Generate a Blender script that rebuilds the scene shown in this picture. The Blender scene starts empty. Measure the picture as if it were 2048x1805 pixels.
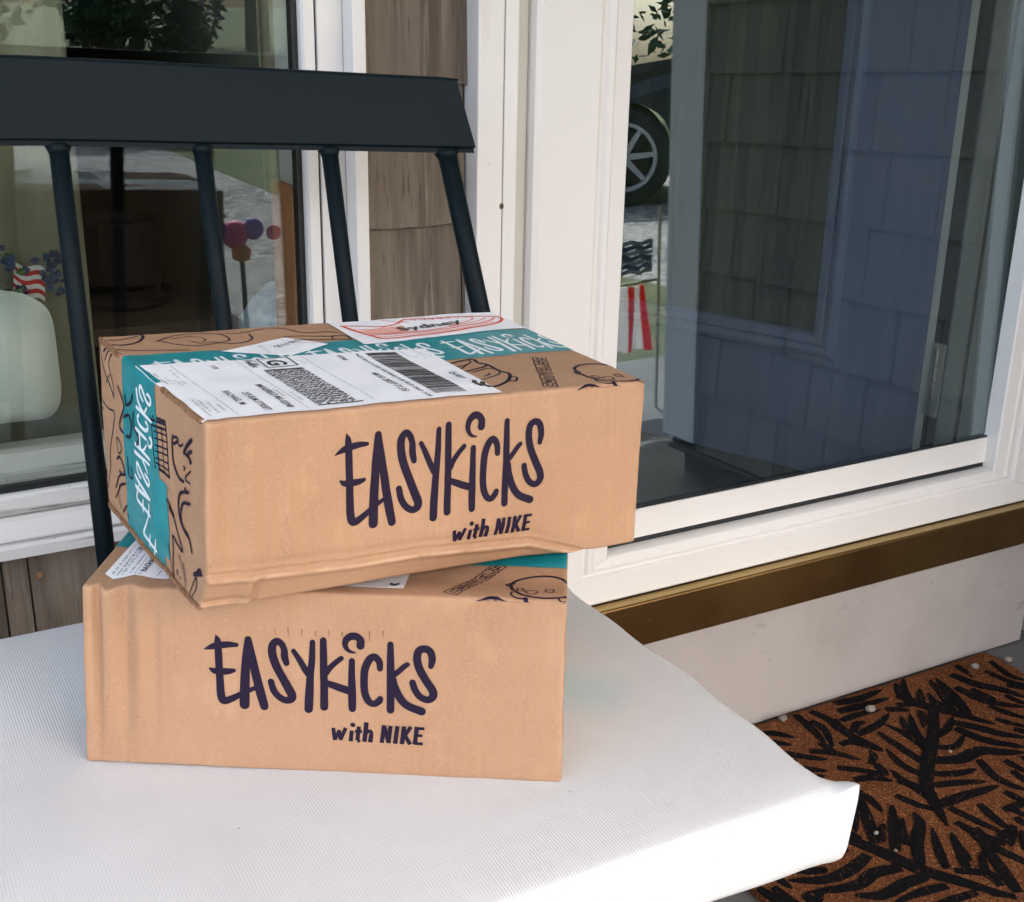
import bpy, bmesh, math, random
from mathutils import Vector, Matrix
import numpy as np
random.seed(7)
# ---------------------------------------------------------------- camera, light, exposure
scn = bpy.context.scene
COL = scn.collection
HZ = 1.07                                   # eye height above the porch floor
F_PX, CX, CY = 2515.06, 1024.0, 902.5       # focal length in photograph pixels
RIGHT = Vector((0.87351136, -0.48641153, 0.01953802))
DOWN = Vector((-0.14856238, -0.30458335, -0.94082847))
FWD = Vector((0.46358076, 0.81892174, -0.33831947))
EYE = Vector((0, 0, HZ))
cam = bpy.data.cameras.new('camera'); camo = bpy.data.objects.new('camera', cam); COL.objects.link(camo)
m = Matrix((RIGHT, -DOWN, -FWD)).transposed().to_4x4(); m.translation = EYE
camo.matrix_world = m
cam.sensor_width = 36.0; cam.lens = 36.0 * F_PX / 2048.0; cam.clip_start = .02; cam.clip_end = 400
scn.camera = camo
w = bpy.data.worlds.new('World'); scn.world = w; w.use_nodes = True
SUN_DIR = Vector((0.30, -1.0, 1.20)).normalized()      # towards the sun
el = math.asin(SUN_DIR.z); az = math.atan2(SUN_DIR.x, SUN_DIR.y)
nt = w.node_tree; bg = nt.nodes['Background']
sky = nt.nodes.new('ShaderNodeTexSky'); sky.sky_type = 'NISHITA'; sky.sun_disc = False
sky.sun_elevation = el; sky.sun_rotation = az
sky.dust_density = 5.0; sky.ozone_density = .35; sky.air_density = .85
nt.links.new(sky.outputs[0], bg.inputs[0]); bg.inputs[1].default_value = 0.15
sl = bpy.data.lights.new('sun', 'SUN'); sl.energy = 2.9; sl.angle = math.radians(.5); sl.color = (1, .97, .92)
so = bpy.data.objects.new('sun', sl); COL.objects.link(so); so.rotation_euler = SUN_DIR.to_track_quat('Z', 'Y').to_euler(); so.location = (0, -3, 8)
scn.view_settings.view_transform = 'Standard'; scn.view_settings.look = 'None'
scn.view_settings.exposure = 2.45; scn.view_settings.gamma = 1
scn.render.engine = 'CYCLES'
scn.cycles.max_bounces = 10; scn.cycles.diffuse_bounces = 6; scn.cycles.transparent_max_bounces = 12; scn.cycles.glossy_bounces = 4
scn.cycles.use_denoising = True

# ---------------------------------------------------------------- helpers
def at(px, py, Y):
    """point of the photograph's sight line (px,py) at depth Y from the eye"""
    d = RIGHT * ((px - CX) / F_PX) + DOWN * ((py - CY) / F_PX) + FWD
    return EYE + d * (Y / d.y)
def tag(o, label=None, cat=None, group=None, kind=None):
    if label: o['label'] = label
    if cat: o['category'] = cat
    if group: o['group'] = group
    if kind: o['kind'] = kind
    return o
def empty(name, loc=(0, 0, 0)):
    o = bpy.data.objects.new(name, None); COL.objects.link(o); o.location = loc; o.empty_display_size = .05
    return o
class MB:
    def __init__(s): s.v = []; s.f = []; s.mi = []
    def add(s, vs, fs, mi=0):
        n = len(s.v); s.v += [tuple(p) for p in vs]; s.f += [tuple(i + n for i in f) for f in fs]; s.mi += [mi] * len(fs)
    def box(s, x0, x1, y0, y1, z0, z1, mi=0):
        s.add([(x0, y0, z0), (x1, y0, z0), (x1, y1, z0), (x0, y1, z0), (x0, y0, z1), (x1, y0, z1), (x1, y1, z1), (x0, y1, z1)],
              [(0, 3, 2, 1), (4, 5, 6, 7), (0, 1, 5, 4), (1, 2, 6, 5), (2, 3, 7, 6), (3, 0, 4, 7)], mi)
    def prism(s, poly, a, b, axis, mi=0):
        """poly of 2-D points extruded from a to b; axis z: poly is (x,y); axis x: poly is (y,z); axis y: poly is (x,z)"""
        mk = {'z': lambda p, t: (p[0], p[1], t), 'x': lambda p, t: (t, p[0], p[1]), 'y': lambda p, t: (p[0], t, p[1])}[axis]
        n = len(poly)
        s.add([mk(p, a) for p in poly] + [mk(p, b) for p in poly],
              [tuple(range(n)), tuple(range(2 * n - 1, n - 1, -1))] + [(i, i + n, (i + 1) % n + n, (i + 1) % n) for i in range(n)], mi)
    def tube(s, pts, r, seg=14, cap=True, mi=0):
        pts = [Vector(p) for p in pts]; n = len(pts); rs = r if isinstance(r, (list, tuple)) else [r] * n
        up = Vector((0, 0, 1)) if abs((pts[-1] - pts[0]).normalized().z) < .9 else Vector((1, 0, 0))
        vs = []
        for i, p in enumerate(pts):
            t = (pts[min(i + 1, n - 1)] - pts[max(i - 1, 0)]).normalized()
            a = t.cross(up).normalized(); b = t.cross(a)
            for k in range(seg):
                q = 2 * math.pi * k / seg; vs.append(p + a * (rs[i] * math.cos(q)) + b * (rs[i] * math.sin(q)))
        fs = [(i * seg + k, i * seg + (k + 1) % seg, (i + 1) * seg + (k + 1) % seg, (i + 1) * seg + k) for i in range(n - 1) for k in range(seg)]
        if cap: fs += [tuple(range(seg - 1, -1, -1)), tuple(range((n - 1) * seg, n * seg))]
        s.add(vs, fs, mi)
    def lathe(s, prof, c, seg=28, mi=0, axis=None):
        vs = []; n = len(prof)
        for r, z in prof:
            for k in range(seg):
                q = 2 * math.pi * k / seg; vs.append(Vector(c) + Vector((r * math.cos(q), r * math.sin(q), z)))
        s.add(vs, [(i * seg + k, i * seg + (k + 1) % seg, (i + 1) * seg + (k + 1) % seg, (i + 1) * seg + k) for i in range(n - 1) for k in range(seg)]
              + [tuple(range(seg - 1, -1, -1)), tuple(range((n - 1) * seg, n * seg))], mi)
    def build(s, name, mats, parent=None, smooth=False, bevel=0, loc=None):
        me = bpy.data.meshes.new(name); me.from_pydata(s.v, [], s.f); me.update()
        mats = mats if isinstance(mats, (list, tuple)) else [mats]
        for q in mats: me.materials.append(q)
        if len(mats) > 1: me.polygons.foreach_set('material_index', s.mi)
        bm = bmesh.new(); bm.from_mesh(me); bmesh.ops.recalc_face_normals(bm, faces=bm.faces)
        if bevel:
            bmesh.ops.bevel(bm, geom=[e for e in bm.edges if e.is_manifold and e.calc_face_angle(0) > .5], offset=bevel, segments=2, profile=.6, affect='EDGES', clamp_overlap=True)
        bm.to_mesh(me); bm.free()
        if smooth: me.polygons.foreach_set('use_smooth', [True] * len(me.polygons))
        o = bpy.data.objects.new(name, me); COL.objects.link(o)
        if parent:
            o.parent = parent; o.matrix_parent_inverse = Matrix.Translation(parent.location).inverted()
        return o
def bx(name, mat, parent, x0, x1, y0, y1, z0, z1, bevel=.0008):
    b = MB(); b.box(min(x0, x1), max(x0, x1), min(y0, y1), max(y0, y1), min(z0, z1), max(z0, z1)); return b.build(name, mat, parent, bevel=bevel)
def smooth_line(pts, n=5):
    """Catmull-Rom through tuples of any size"""
    P = [np.array(p, float) for p in pts]
    if len(P) < 3: return [P[0] + (P[-1] - P[0]) * t for t in np.linspace(0, 1, n + 1)]
    closed = np.abs(P[0][:2] - P[-1][:2]).sum() < 1e-6
    Q = ([P[-2]] if closed else [2 * P[0] - P[1]]) + P + ([P[1]] if closed else [2 * P[-1] - P[-2]])
    out = []
    for i in range(1, len(Q) - 2):
        a, b, c, d = Q[i - 1], Q[i], Q[i + 1], Q[i + 2]
        for k in range(n):
            t = k / n
            out.append(.5 * (2 * b + (c - a) * t + (2 * a - 5 * b + 4 * c - d) * t * t + (3 * b - a - 3 * c + d) * t ** 3))
    out.append(P[-1]); return out

# ---------------------------------------------------------------- materials
def new_mat(name):
    mt = bpy.data.materials.new(name); mt.use_nodes = True
    return mt, mt.node_tree, mt.node_tree.nodes['Principled BSDF']
def M(name, base, rough=.6, metal=0.0, var=(), bump=(), spec=.5, rand=0.0, coat=0):
    """var: (scale xyz, detail, colour, low, high) layers of noise mixed over base; bump: (scale xyz, strength, distance)"""
    mt, t, p = new_mat(name); N = t.nodes; L = t.links
    p.inputs['Roughness'].default_value = rough; p.inputs['Metallic'].default_value = metal
    p.inputs['Specular IOR Level'].default_value = spec
    tc = N.new('ShaderNodeTexCoord')
    def noise(sc, det):
        mp = N.new('ShaderNodeMapping'); mp.inputs['Scale'].default_value = sc; L.new(tc.outputs['Object'], mp.inputs[0])
        n = N.new('ShaderNodeTexNoise'); n.inputs['Scale'].default_value = 1; n.inputs['Detail'].default_value = det; L.new(mp.outputs[0], n.inputs[0]); return n
    rgb = N.new('ShaderNodeRGB'); rgb.outputs[0].default_value = (*base, 1); cur = rgb.outputs[0]
    for sc, det, colr, lo, hi in var:
        n = noise(sc, det); r = N.new('ShaderNodeMapRange'); r.inputs[1].default_value = lo; r.inputs[2].default_value = hi; L.new(n.outputs[0], r.inputs[0])
        mx = N.new('ShaderNodeMix'); mx.data_type = 'RGBA'; L.new(r.outputs[0], mx.inputs[0]); L.new(cur, mx.inputs[6]); mx.inputs[7].default_value = (*colr, 1); cur = mx.outputs[2]
    if rand:
        oi = N.new('ShaderNodeObjectInfo'); r = N.new('ShaderNodeMapRange'); r.inputs[3].default_value = 1 - rand; r.inputs[4].default_value = 1 + rand; L.new(oi.outputs['Random'], r.inputs[0])
        hs = N.new('ShaderNodeHueSaturation'); L.new(r.outputs[0], hs.inputs['Value']); L.new(cur, hs.inputs['Color']); cur = hs.outputs[0]
    L.new(cur, p.inputs['Base Color'])
    last = None
    for sc, st, di in bump:
        n = noise(sc, 6); b = N.new('ShaderNodeBump'); b.inputs['Strength'].default_value = st; b.inputs['Distance'].default_value = di; L.new(n.outputs[0], b.inputs['Height'])
        if last: L.new(last, b.inputs['Normal'])
        last = b.outputs[0]
    if last: L.new(last, p.inputs['Normal'])
    return mt
def cloth(name, c):
    mt, t, p = new_mat(name); p.inputs['Base Color'].default_value = (*c, 1); p.inputs['Roughness'].default_value = .8
    tr = t.nodes.new('ShaderNodeBsdfTranslucent'); tr.inputs[0].default_value = (*c, 1); mx = t.nodes.new('ShaderNodeMixShader'); mx.inputs[0].default_value = .5
    t.links.new(p.outputs[0], mx.inputs[1]); t.links.new(tr.outputs[0], mx.inputs[2]); t.links.new(mx.outputs[0], t.nodes['Material Output'].inputs[0]); return mt
def glass(name, tint, boost, mult=1.1):
    mt = bpy.data.materials.new(name); mt.use_nodes = True; t = mt.node_tree; N = t.nodes; L = t.links; N.clear()
    out = N.new('ShaderNodeOutputMaterial'); mx = N.new('ShaderNodeMixShader'); tr = N.new('ShaderNodeBsdfTransparent'); gl = N.new('ShaderNodeBsdfGlossy')
    tr.inputs[0].default_value = (*tint, 1); gl.inputs['Roughness'].default_value = 0; gl.inputs[0].default_value = (.80, .93, 1, 1)      # coated panes mirror a little blue
    fr = N.new('ShaderNodeFresnel'); ge = N.new('ShaderNodeNewGeometry'); io = N.new('ShaderNodeMapRange'); io.inputs[3].default_value = 1.5; io.inputs[4].default_value = 1 / 1.5
    L.new(ge.outputs['Backfacing'], io.inputs[0]); L.new(io.outputs[0], fr.inputs[0])     # same reflectance leaving the sheet as entering it
    a = N.new('ShaderNodeMath'); a.operation = 'MULTIPLY_ADD'; a.inputs[1].default_value = mult; a.inputs[2].default_value = boost; a.use_clamp = True
    L.new(fr.outputs[0], a.inputs[0]); L.new(a.outputs[0], mx.inputs[0]); L.new(tr.outputs[0], mx.inputs[1]); L.new(gl.outputs[0], mx.inputs[2]); L.new(mx.outputs[0], out.inputs[0])
    return mt
CARD = M('cardboard', (.43, .256, .152), .8, var=[((9, 9, 9), 4, (.345, .195, .108), .35, .75), ((26, 26, 26), 5, (.49, .30, .175), .55, .8), ((420, 60, 420), 3, (.47, .28, .16), .5, .9), ((1500, 1500, 500), 2, (.30, .165, .085), .60, .74), ((1300, 1300, 600), 2, (.52, .34, .21), .64, .80), ((240, 240, 5), 1, (.40, .235, .132), .40, .75), ((55, 55, 55), 2, (.33, .16, .08), .76, .82)],
         bump=[((300, 60, 300), .12, .0004), ((1200, 1200, 1200), .1, .0002)], spec=.25)
def wear_edges(mt, light, dark):
    t = mt.node_tree; N = t.nodes; L = t.links; p = N['Principled BSDF']; src = p.inputs['Base Color'].links[0].from_socket
    ge = N.new('ShaderNodeNewGeometry'); tc = N.new('ShaderNodeTexCoord')
    def ns(sc, lo, hi):
        n = N.new('ShaderNodeTexNoise'); n.inputs['Scale'].default_value = sc; n.inputs['Detail'].default_value = 5; L.new(tc.outputs['Object'], n.inputs[0])
        r = N.new('ShaderNodeMapRange'); r.inputs[1].default_value = lo; r.inputs[2].default_value = hi; L.new(n.outputs[0], r.inputs[0]); return r.outputs[0]
    for (a, c, colr, sc, lo, hi, k) in ((.515, .57, light, 40, .35, .6, .55), (.53, .60, dark, 110, .55, .68, .85)):
        r = N.new('ShaderNodeMapRange'); r.inputs[1].default_value = a; r.inputs[2].default_value = c; L.new(ge.outputs['Pointiness'], r.inputs[0])
        m1 = N.new('ShaderNodeMath'); m1.operation = 'MULTIPLY'; L.new(r.outputs[0], m1.inputs[0]); L.new(ns(sc, lo, hi), m1.inputs[1])
        m2 = N.new('ShaderNodeMath'); m2.operation = 'MULTIPLY'; L.new(m1.outputs[0], m2.inputs[0]); m2.inputs[1].default_value = k
        mx = N.new('ShaderNodeMix'); mx.data_type = 'RGBA'; L.new(m2.outputs[0], mx.inputs[0]); L.new(src, mx.inputs[6]); mx.inputs[7].default_value = (*colr, 1); src = mx.outputs[2]
    L.new(src, p.inputs['Base Color'])
wear_edges(CARD, (.66, .45, .29), (.17, .085, .04))
CARD_IN = M('raw_cardboard_edge', (.30, .17, .09), .9, var=[((400, 400, 90), 3, (.16, .08, .04), .4, .7)], spec=.2)
INK = M('violet_black_ink', (.012, .006, .022), .6, var=[((900, 900, 900), 3, (.022, .012, .025), .6, .8)], spec=.2)
TEAL = M('teal_tape', (.008, .215, .235), .42, var=[((60, 60, 60), 4, (.01, .26, .29), .4, .7), ((150, 150, 150), 4, (.10, .36, .38), .66, .85)], bump=[((60, 60, 60), .15, .002)], spec=.4)
TAPEWHITE = M('white_tape_print', (.72, .78, .78), .5)
PAPER = M('label_paper', (.88, .885, .89), .55, var=[((20, 20, 20), 5, (.80, .81, .82), .5, .7)], bump=[((35, 35, 35), .3, .003)])
PRINT = M('black_label_print', (.03, .03, .032), .6)
PRINTGREY = M('worn_grey_label_print', (.22, .22, .22), .7, var=[((500, 500, 500), 2, (.6, .6, .6), .5, .6)])
RED = M('red_label_print', (.70, .09, .05), .55)
PINK = M('pale_red_label_print', (.80, .42, .34), .55)
VINYL = M('white_vinyl', (.73, .71, .675), .42, var=[((3, 3, 3), 4, (.69, .67, .635), .4, .7), ((160, 160, 160), 2, (.45, .42, .38), .78, .84)], spec=.4)
PAINT = M('white_trim_paint', (.72, .70, .665), .5, var=[((4, 4, 2), 4, (.67, .65, .615), .4, .7), ((25, 25, 3), 5, (.60, .57, .52), .62, .8), ((90, 90, 90), 3, (.40, .36, .30), .74, .80)], bump=[((90, 90, 8), .08, .001)], spec=.35)
DIRTY = M('vinyl_with_grime', (.70, .69, .66), .5, var=[((10, 300, 160), 6, (.16, .16, .12), .52, .70), ((200, 200, 200), 3, (.12, .12, .09), .68, .76)])
GASKET_GAP = M('black_gasket_and_gap', (.008, .009, .01), .5)  # rubber gaskets, also the black painted in for shade in gaps
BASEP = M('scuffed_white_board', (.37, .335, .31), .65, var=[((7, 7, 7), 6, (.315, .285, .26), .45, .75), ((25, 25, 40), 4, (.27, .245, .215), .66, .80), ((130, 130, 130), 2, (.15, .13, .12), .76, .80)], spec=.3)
BRASS_SHEEN = M('brass_with_sheen', (.42, .30, .12), .35, 1.0)  # brighter brass: the top edge's reflected light put into the colour
BRASS = M('aged_brass', (.26, .155, .06), .40, 1.0, var=[((6, 6, 6), 5, (.18, .102, .04), .4, .65), ((60, 60, 60), 4, (.27, .175, .075), .66, .75)], bump=[((8, 300, 300), .05, .0005)])
SHIN = M('weathered_shingle', (.165, .135, .104), .9, var=[((42, 42, 1.2), 5, (.095, .076, .058), .42, .62), ((150, 150, 3.5), 4, (.215, .185, .148), .55, .75), ((300, 300, 6), 3, (.06, .045, .034), .62, .74), ((14, 14, 3), 3, (.22, .195, .155), .60, .78)],
         bump=[((260, 260, 5), .55, .002), ((60, 60, 2), .4, .003)], spec=.15, rand=.16)
SHIN2 = M('grey_shingle', (.215, .197, .168), .9, var=[((42, 42, 1.2), 5, (.165, .15, .13), .42, .62), ((200, 200, 5), 4, (.24, .22, .19), .58, .75)], bump=[((260, 260, 5), .3, .001)], spec=.15, rand=.07)
WALLB = M('dark_sheathing', (.05, .045, .04), .9)
BENCH = M('dark_slate_bench_paint', (.0018, .0064, .0085), .55, var=[((400, 400, 400), 2, (.0032, .0090, .0118), .4, .8)], bump=[((500, 500, 500), .1, .0004)], spec=.15)
CONC = M('grey_concrete', (.125, .12, .113), .9, var=[((6, 6, 6), 6, (.08, .077, .074), .4, .7), ((120, 120, 120), 3, (.08, .08, .075), .6, .75)], bump=[((80, 80, 80), .3, .003)])
GRAV = M('pale_gravel', (.36, .345, .33), .95, var=[((15, 15, 15), 5, (.06, .058, .058), .44, .54), ((34, 34, 34), 4, (.14, .135, .13), .46, .55), ((24, 24, 24), 3, (.60, .57, .53), .58, .66), ((1, 1, 1), 3, (.34, .30, .27), .4, .7)], bump=[((45, 45, 45), 1, .03)])
GRASS = M('lawn_grass', (.075, .105, .03), .95, var=[((3, 3, 3), 6, (.14, .13, .05), .42, .65), ((60, 60, 60), 4, (.03, .05, .014), .5, .7)], bump=[((60, 60, 60), 1, .04)])
DARKGND = M('near_black_ground', (.028, .022, .018), .95, var=[((50, 50, 50), 5, (.010, .008, .006), .4, .6)], bump=[((50, 50, 50), 1, .02)])
COIR = M('brown_coir', (.155, .058, .023), .98, var=[((14, 14, 14), 4, (.125, .044, .018), .4, .65), ((260, 260, 260), 4, (.07, .022, .008), .48, .60), ((420, 420, 420), 3, (.46, .19, .07), .56, .70)], bump=[((520, 520, 520), 1, .004)], spec=.1)
LEAFK = M('black_coir', (.0028, .0028, .0036), .98, var=[((500, 500, 500), 3, (.009, .008, .009), .5, .7)], bump=[((520, 520, 520), 1, .003)], spec=.1)
STONE = M('pale_pebble', (.25, .22, .18), .85, var=[((120, 120, 120), 4, (.20, .175, .14), .4, .7)], rand=.45)
BLUEP = M('slate_blue_door_paint', (.15, .195, .335), .45, var=[((3, 3, 3), 4, (.13, .17, .30), .4, .7)])
JAMB = M('cream_jamb_paint', (.52, .50, .44), .55, var=[((4, 4, 2), 4, (.45, .43, .37), .4, .7)])
STRIPB = M('brown_weatherstrip', (.085, .06, .042), .8)
STEEL = M('hinge_steel', (.6, .6, .6), .35, 1.0)
GLASSW = glass('window_glass', (.90, .93, .915), .0, 1.35)
GLASSD = glass('storm_glass', (.87, .90, .89), .0, 3.0)
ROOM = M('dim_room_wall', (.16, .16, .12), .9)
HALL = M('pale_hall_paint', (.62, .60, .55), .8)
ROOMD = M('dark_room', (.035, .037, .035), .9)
CEIL = M('porch_ceiling_paint', (.82, .815, .80), .7)
CURT = M('olive_linen_curtain', (.30, .29, .20), .9, var=[((30, 30, 3), 3, (.24, .23, .155), .4, .6)])
CURTB = M('cream_curtain', (.62, .56, .42), .9, var=[((60, 60, 2), 3, (.50, .45, .33), .4, .6)])
CUSHI = M('pale_pillow_fabric', (.62, .63, .56), .9, var=[((12, 12, 12), 4, (.48, .52, .47), .4, .65)])
TERRA = M('terracotta_wood', (.50, .22, .10), .7, var=[((40, 40, 2), 4, (.36, .15, .07), .4, .65)])
NAVY = M('navy_fabric', (.02, .035, .075), .8)
REDF = cloth('flag_red', (.70, .06, .045))
WHITEF = cloth('flag_white', (.85, .83, .81))
BLUEF = cloth('flag_blue_grey', (.10, .16, .26))
PALEB = M('pale_blue_cloth', (.42, .48, .56), .85, var=[((40, 40, 40), 4, (.30, .35, .43), .4, .65)])
POT = M('charcoal_planter', (.012, .013, .015), .6)
LEAF = M('dark_leaf', (.022, .055, .022), .7, rand=.3, var=[((3, 3, 3), 4, (.045, .10, .03), .45, .65)])
LEAF2 = M('mid_green_leaf', (.06, .115, .035), .7, rand=.3, var=[((1.5, 1.5, 1.5), 4, (.10, .15, .05), .45, .65)])
BARK = M('bark', (.10, .075, .055), .95, bump=[((30, 30, 6), .6, .02)])
CARP = M('dark_grey_car_paint', (.045, .048, .052), .25, .3)
CARG = M('car_glass', (.02, .025, .03), .05)
TYRE = M('tyre_rubber', (.012, .012, .013), .8)
ALLOY = M('alloy_wheel', (.62, .60, .56), .35, .15)
PINKT = M('pink_toy_plastic', (.75, .05, .28), .35); PURPT = M('purple_toy_plastic', (.22, .05, .50), .35); ORANT = M('orange_toy_plastic', (.75, .22, .03), .4)
WOODP = M('pale_cane', (.62, .55, .36), .6)

def weave_material():
    mt, t, p = new_mat('white_woven_fabric'); N = t.nodes; L = t.links
    tc = N.new('ShaderNodeTexCoord'); sep = N.new('ShaderNodeSeparateXYZ'); L.new(tc.outputs['Object'], sep.inputs[0])
    def sine(o, per, ph=None):
        a = N.new('ShaderNodeMath'); a.operation = 'MULTIPLY'; a.inputs[1].default_value = 2 * math.pi / per; L.new(o, a.inputs[0])
        b = N.new('ShaderNodeMath'); b.operation = 'SINE'; L.new(a.outputs[0], b.inputs[0]); return b.outputs[0]
    x = sine(sep.outputs['X'], .0022); y = sine(sep.outputs['Y'], .0021); z = sine(sep.outputs['Z'], .0021)
    def op(k, a, b):
        n = N.new('ShaderNodeMath'); n.operation = k
        for i, q in enumerate((a, b)):
            if isinstance(q, float): n.inputs[i].default_value = q
            else: L.new(q, n.inputs[i])
        return n.outputs[0]
    yz = op('MULTIPLY', y, z)
    h = op('ADD', op('MULTIPLY', op('MULTIPLY', x, yz), .5), op('MULTIPLY', x, .45))
    no = N.new('ShaderNodeTexNoise'); no.inputs['Scale'].default_value = 6; no.inputs['Detail'].default_value = 4; L.new(tc.outputs['Object'], no.inputs[0])
    sp = N.new('ShaderNodeTexNoise'); sp.inputs['Scale'].default_value = 160; sp.inputs['Detail'].default_value = 1; L.new(tc.outputs['Object'], sp.inputs[0])
    c1 = N.new('ShaderNodeMix'); c1.data_type = 'RGBA'; c1.inputs[6].default_value = (.525, .53, .525, 1); c1.inputs[7].default_value = (.605, .605, .595, 1)
    r = N.new('ShaderNodeMapRange'); r.inputs[1].default_value = -.9; r.inputs[2].default_value = .3; L.new(h, r.inputs[0]); L.new(r.outputs[0], c1.inputs[0])
    c2 = N.new('ShaderNodeMix'); c2.data_type = 'RGBA'; c2.inputs[7].default_value = (.52, .52, .51, 1); L.new(c1.outputs[2], c2.inputs[6])
    r2 = N.new('ShaderNodeMapRange'); r2.inputs[1].default_value = .5; r2.inputs[2].default_value = .8; L.new(no.outputs[0], r2.inputs[0]); L.new(r2.outputs[0], c2.inputs[0])
    c3 = N.new('ShaderNodeMix'); c3.data_type = 'RGBA'; c3.inputs[7].default_value = (.22, .21, .2, 1); L.new(c2.outputs[2], c3.inputs[6])
    r3 = N.new('ShaderNodeMapRange'); r3.inputs[1].default_value = .80; r3.inputs[2].default_value = .84; L.new(sp.outputs[0], r3.inputs[0]); L.new(r3.outputs[0], c3.inputs[0])
    # soft teal tint in the weave beside the lower carton
    vm = N.new('ShaderNodeVectorMath'); vm.operation = 'DISTANCE'; L.new(tc.outputs['Object'], vm.inputs[0]); vm.inputs[1].default_value = TEAL_SPOT
    r4 = N.new('ShaderNodeMapRange'); r4.inputs[1].default_value = .012; r4.inputs[2].default_value = .055; r4.inputs[3].default_value = .55; r4.inputs[4].default_value = 0; L.new(vm.outputs['Value'], r4.inputs[0])
    st = op('MULTIPLY', r4.outputs[0], no.outputs[0])
    c4 = N.new('ShaderNodeMix'); c4.data_type = 'RGBA'; c4.inputs[7].default_value = (.16, .50, .56, 1); L.new(c3.outputs[2], c4.inputs[6]); L.new(st, c4.inputs[0])
    L.new(c4.outputs[2], p.inputs['Base Color']); p.inputs['Roughness'].default_value = .9; p.inputs['Specular IOR Level'].default_value = .2
    b = N.new('ShaderNodeBump'); b.inputs['Strength'].default_value = .35; b.inputs['Distance'].default_value = .0006; L.new(h, b.inputs['Height']); L.new(b.outputs[0], p.inputs['Normal'])
    return mt
TEAL_SPOT = (.50, .765, .535)
WEAVE = weave_material()

# ================================================================ the setting
def yard_z(x, y):
    t = min(1, max(0, (x - 2.6) / 2.0)); t = t * t * (3 - 2 * t)
    return -.08 + .211 * t
def sheet(name, mat, x0, x1, y0, y1, nx, ny, dz, kind='structure'):
    b = MB(); vs = []
    for j in range(ny + 1):
        for i in range(nx + 1):
            x = x0 + (x1 - x0) * i / nx; y = y0 + (y1 - y0) * j / ny; vs.append((x, y, yard_z(x, y) + dz))
    b.add(vs, [(j * (nx + 1) + i, j * (nx + 1) + i + 1, (j + 1) * (nx + 1) + i + 1, (j + 1) * (nx + 1) + i) for j in range(ny) for i in range(nx)])
    return tag(b.build(name, mat, None, smooth=True), kind=kind)
sheet('ground', GRASS, -60, 60, -90, 40, 60, 40, -.03)
sheet('gravel_drive', GRAV, -40, 40, -7.9, -.88, 80, 20, 0)
sheet('grass_strip', GRASS, -9, 2.02, -4.75, -4.02, 40, 2, .008)
sheet('dark_ground', DARKGND, -6, 1.36, -4.0, -.9, 30, 6, .008)  # added ground sheet; the zone's darkness is put into its colour
b = MB(); b.box(-5, 6.5, -.9, 1.60, -.16, 0); tag(b.build('porch_floor', CONC, None), kind='structure')

# ---------------------------------------------------------------- the house
WALL_Y = 1.34
house = tag(empty('shingled_house', (0.65, WALL_Y, 0)), 'weathered brown shingle house front with a white window and a white storm door', 'house')
ZT = 2.42
# walls behind the shingles (openings for window and door)
b = MB()
b.box(-4, -1.02, 1.352, 1.50, 0, ZT); b.box(-1.02, .5365, 1.352, 1.50, 0, .498); b.box(-1.02, .5365, 1.352, 1.50, 2.12, ZT)
b.box(.5365, .735, 1.352, 1.50, 0, ZT); b.box(.735, 1.86, 1.352, 1.50, 2.14, ZT); b.box(.735, 1.78, 1.36, 1.50, 0, .20); b.box(1.76, 1.87, 1.362, 1.56, 0, ZT)
b.build('wall', WALLB, house)
b = MB(); b.box(1.87, 5.5, .215, 1.36, .06, ZT); b.build('wall', WALLB, house)
b = MB(); b.box(1.885, 5.4, .25, 1.36, -.1, .058); b.build('foundation', CONC, house)
b = MB(); b.box(-2.85, -.61, 1.50, 3.6, ZT + .002, ZT + .16); b.box(-.60, 6, -2.0, 4.4, ZT + .002, ZT + .16); b.build('roof', CEIL, house)  # porch roof out of view; its edges are set to shape the light
# rooms behind the glass
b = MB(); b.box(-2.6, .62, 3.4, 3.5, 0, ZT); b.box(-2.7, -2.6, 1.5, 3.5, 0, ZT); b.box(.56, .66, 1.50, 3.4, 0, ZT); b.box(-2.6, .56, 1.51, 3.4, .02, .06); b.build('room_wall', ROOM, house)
b = MB(); b.box(3.2, 3.3, 1.56, 4.2, 0, ZT); b.build('room_wall', HALL, house)  # unseen; pale for bounce, back left open to light the blue door
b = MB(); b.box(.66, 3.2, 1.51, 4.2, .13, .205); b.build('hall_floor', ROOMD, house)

# shingles, each its own piece
def shingle(p0, ex, ey, wdt, zb, ztop, parent, mat=None, extra=0):
    """p0: lower left on the wall face, ex: along the wall, ey: outwards"""
    b = MB(); n = 7; low = []; k = 3
    for i in range(n + 1):
        low.append((wdt * i / n, zb + random.uniform(-.0012, .0012) - (.0 if 0 < i < n else -.001)))
    tb = random.uniform(.009, .013) + extra; tt = .002
    vs = []
    for u, z in low: vs.append(p0 + ex * u + ey * tb + Vector((0, 0, z)))
    for u, z in low: vs.append(p0 + ex * u + ey * tt + Vector((0, 0, ztop)))
    for u, z in low: vs.append(p0 + ex * u + Vector((0, 0, z)))
    for u, z in low: vs.append(p0 + ex * u + Vector((0, 0, ztop)))
    m_ = n + 1; fs = []
    for i in range(n):
        fs += [(i, i + 1, m_ + i + 1, m_ + i), (2 * m_ + i + 1, 2 * m_ + i, 3 * m_ + i, 3 * m_ + i + 1), (2 * m_ + i, 2 * m_ + i + 1, i + 1, i), (m_ + i, m_ + i + 1, 3 * m_ + i + 1, 3 * m_ + i)]
    fs += [(0, m_, 3 * m_, 2 * m_), (n, 2 * m_ + n, 3 * m_ + n, m_ + n)]
    b.add(vs, fs); return b.build('shingle', mat or SHIN, parent)
EXP = .159
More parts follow.
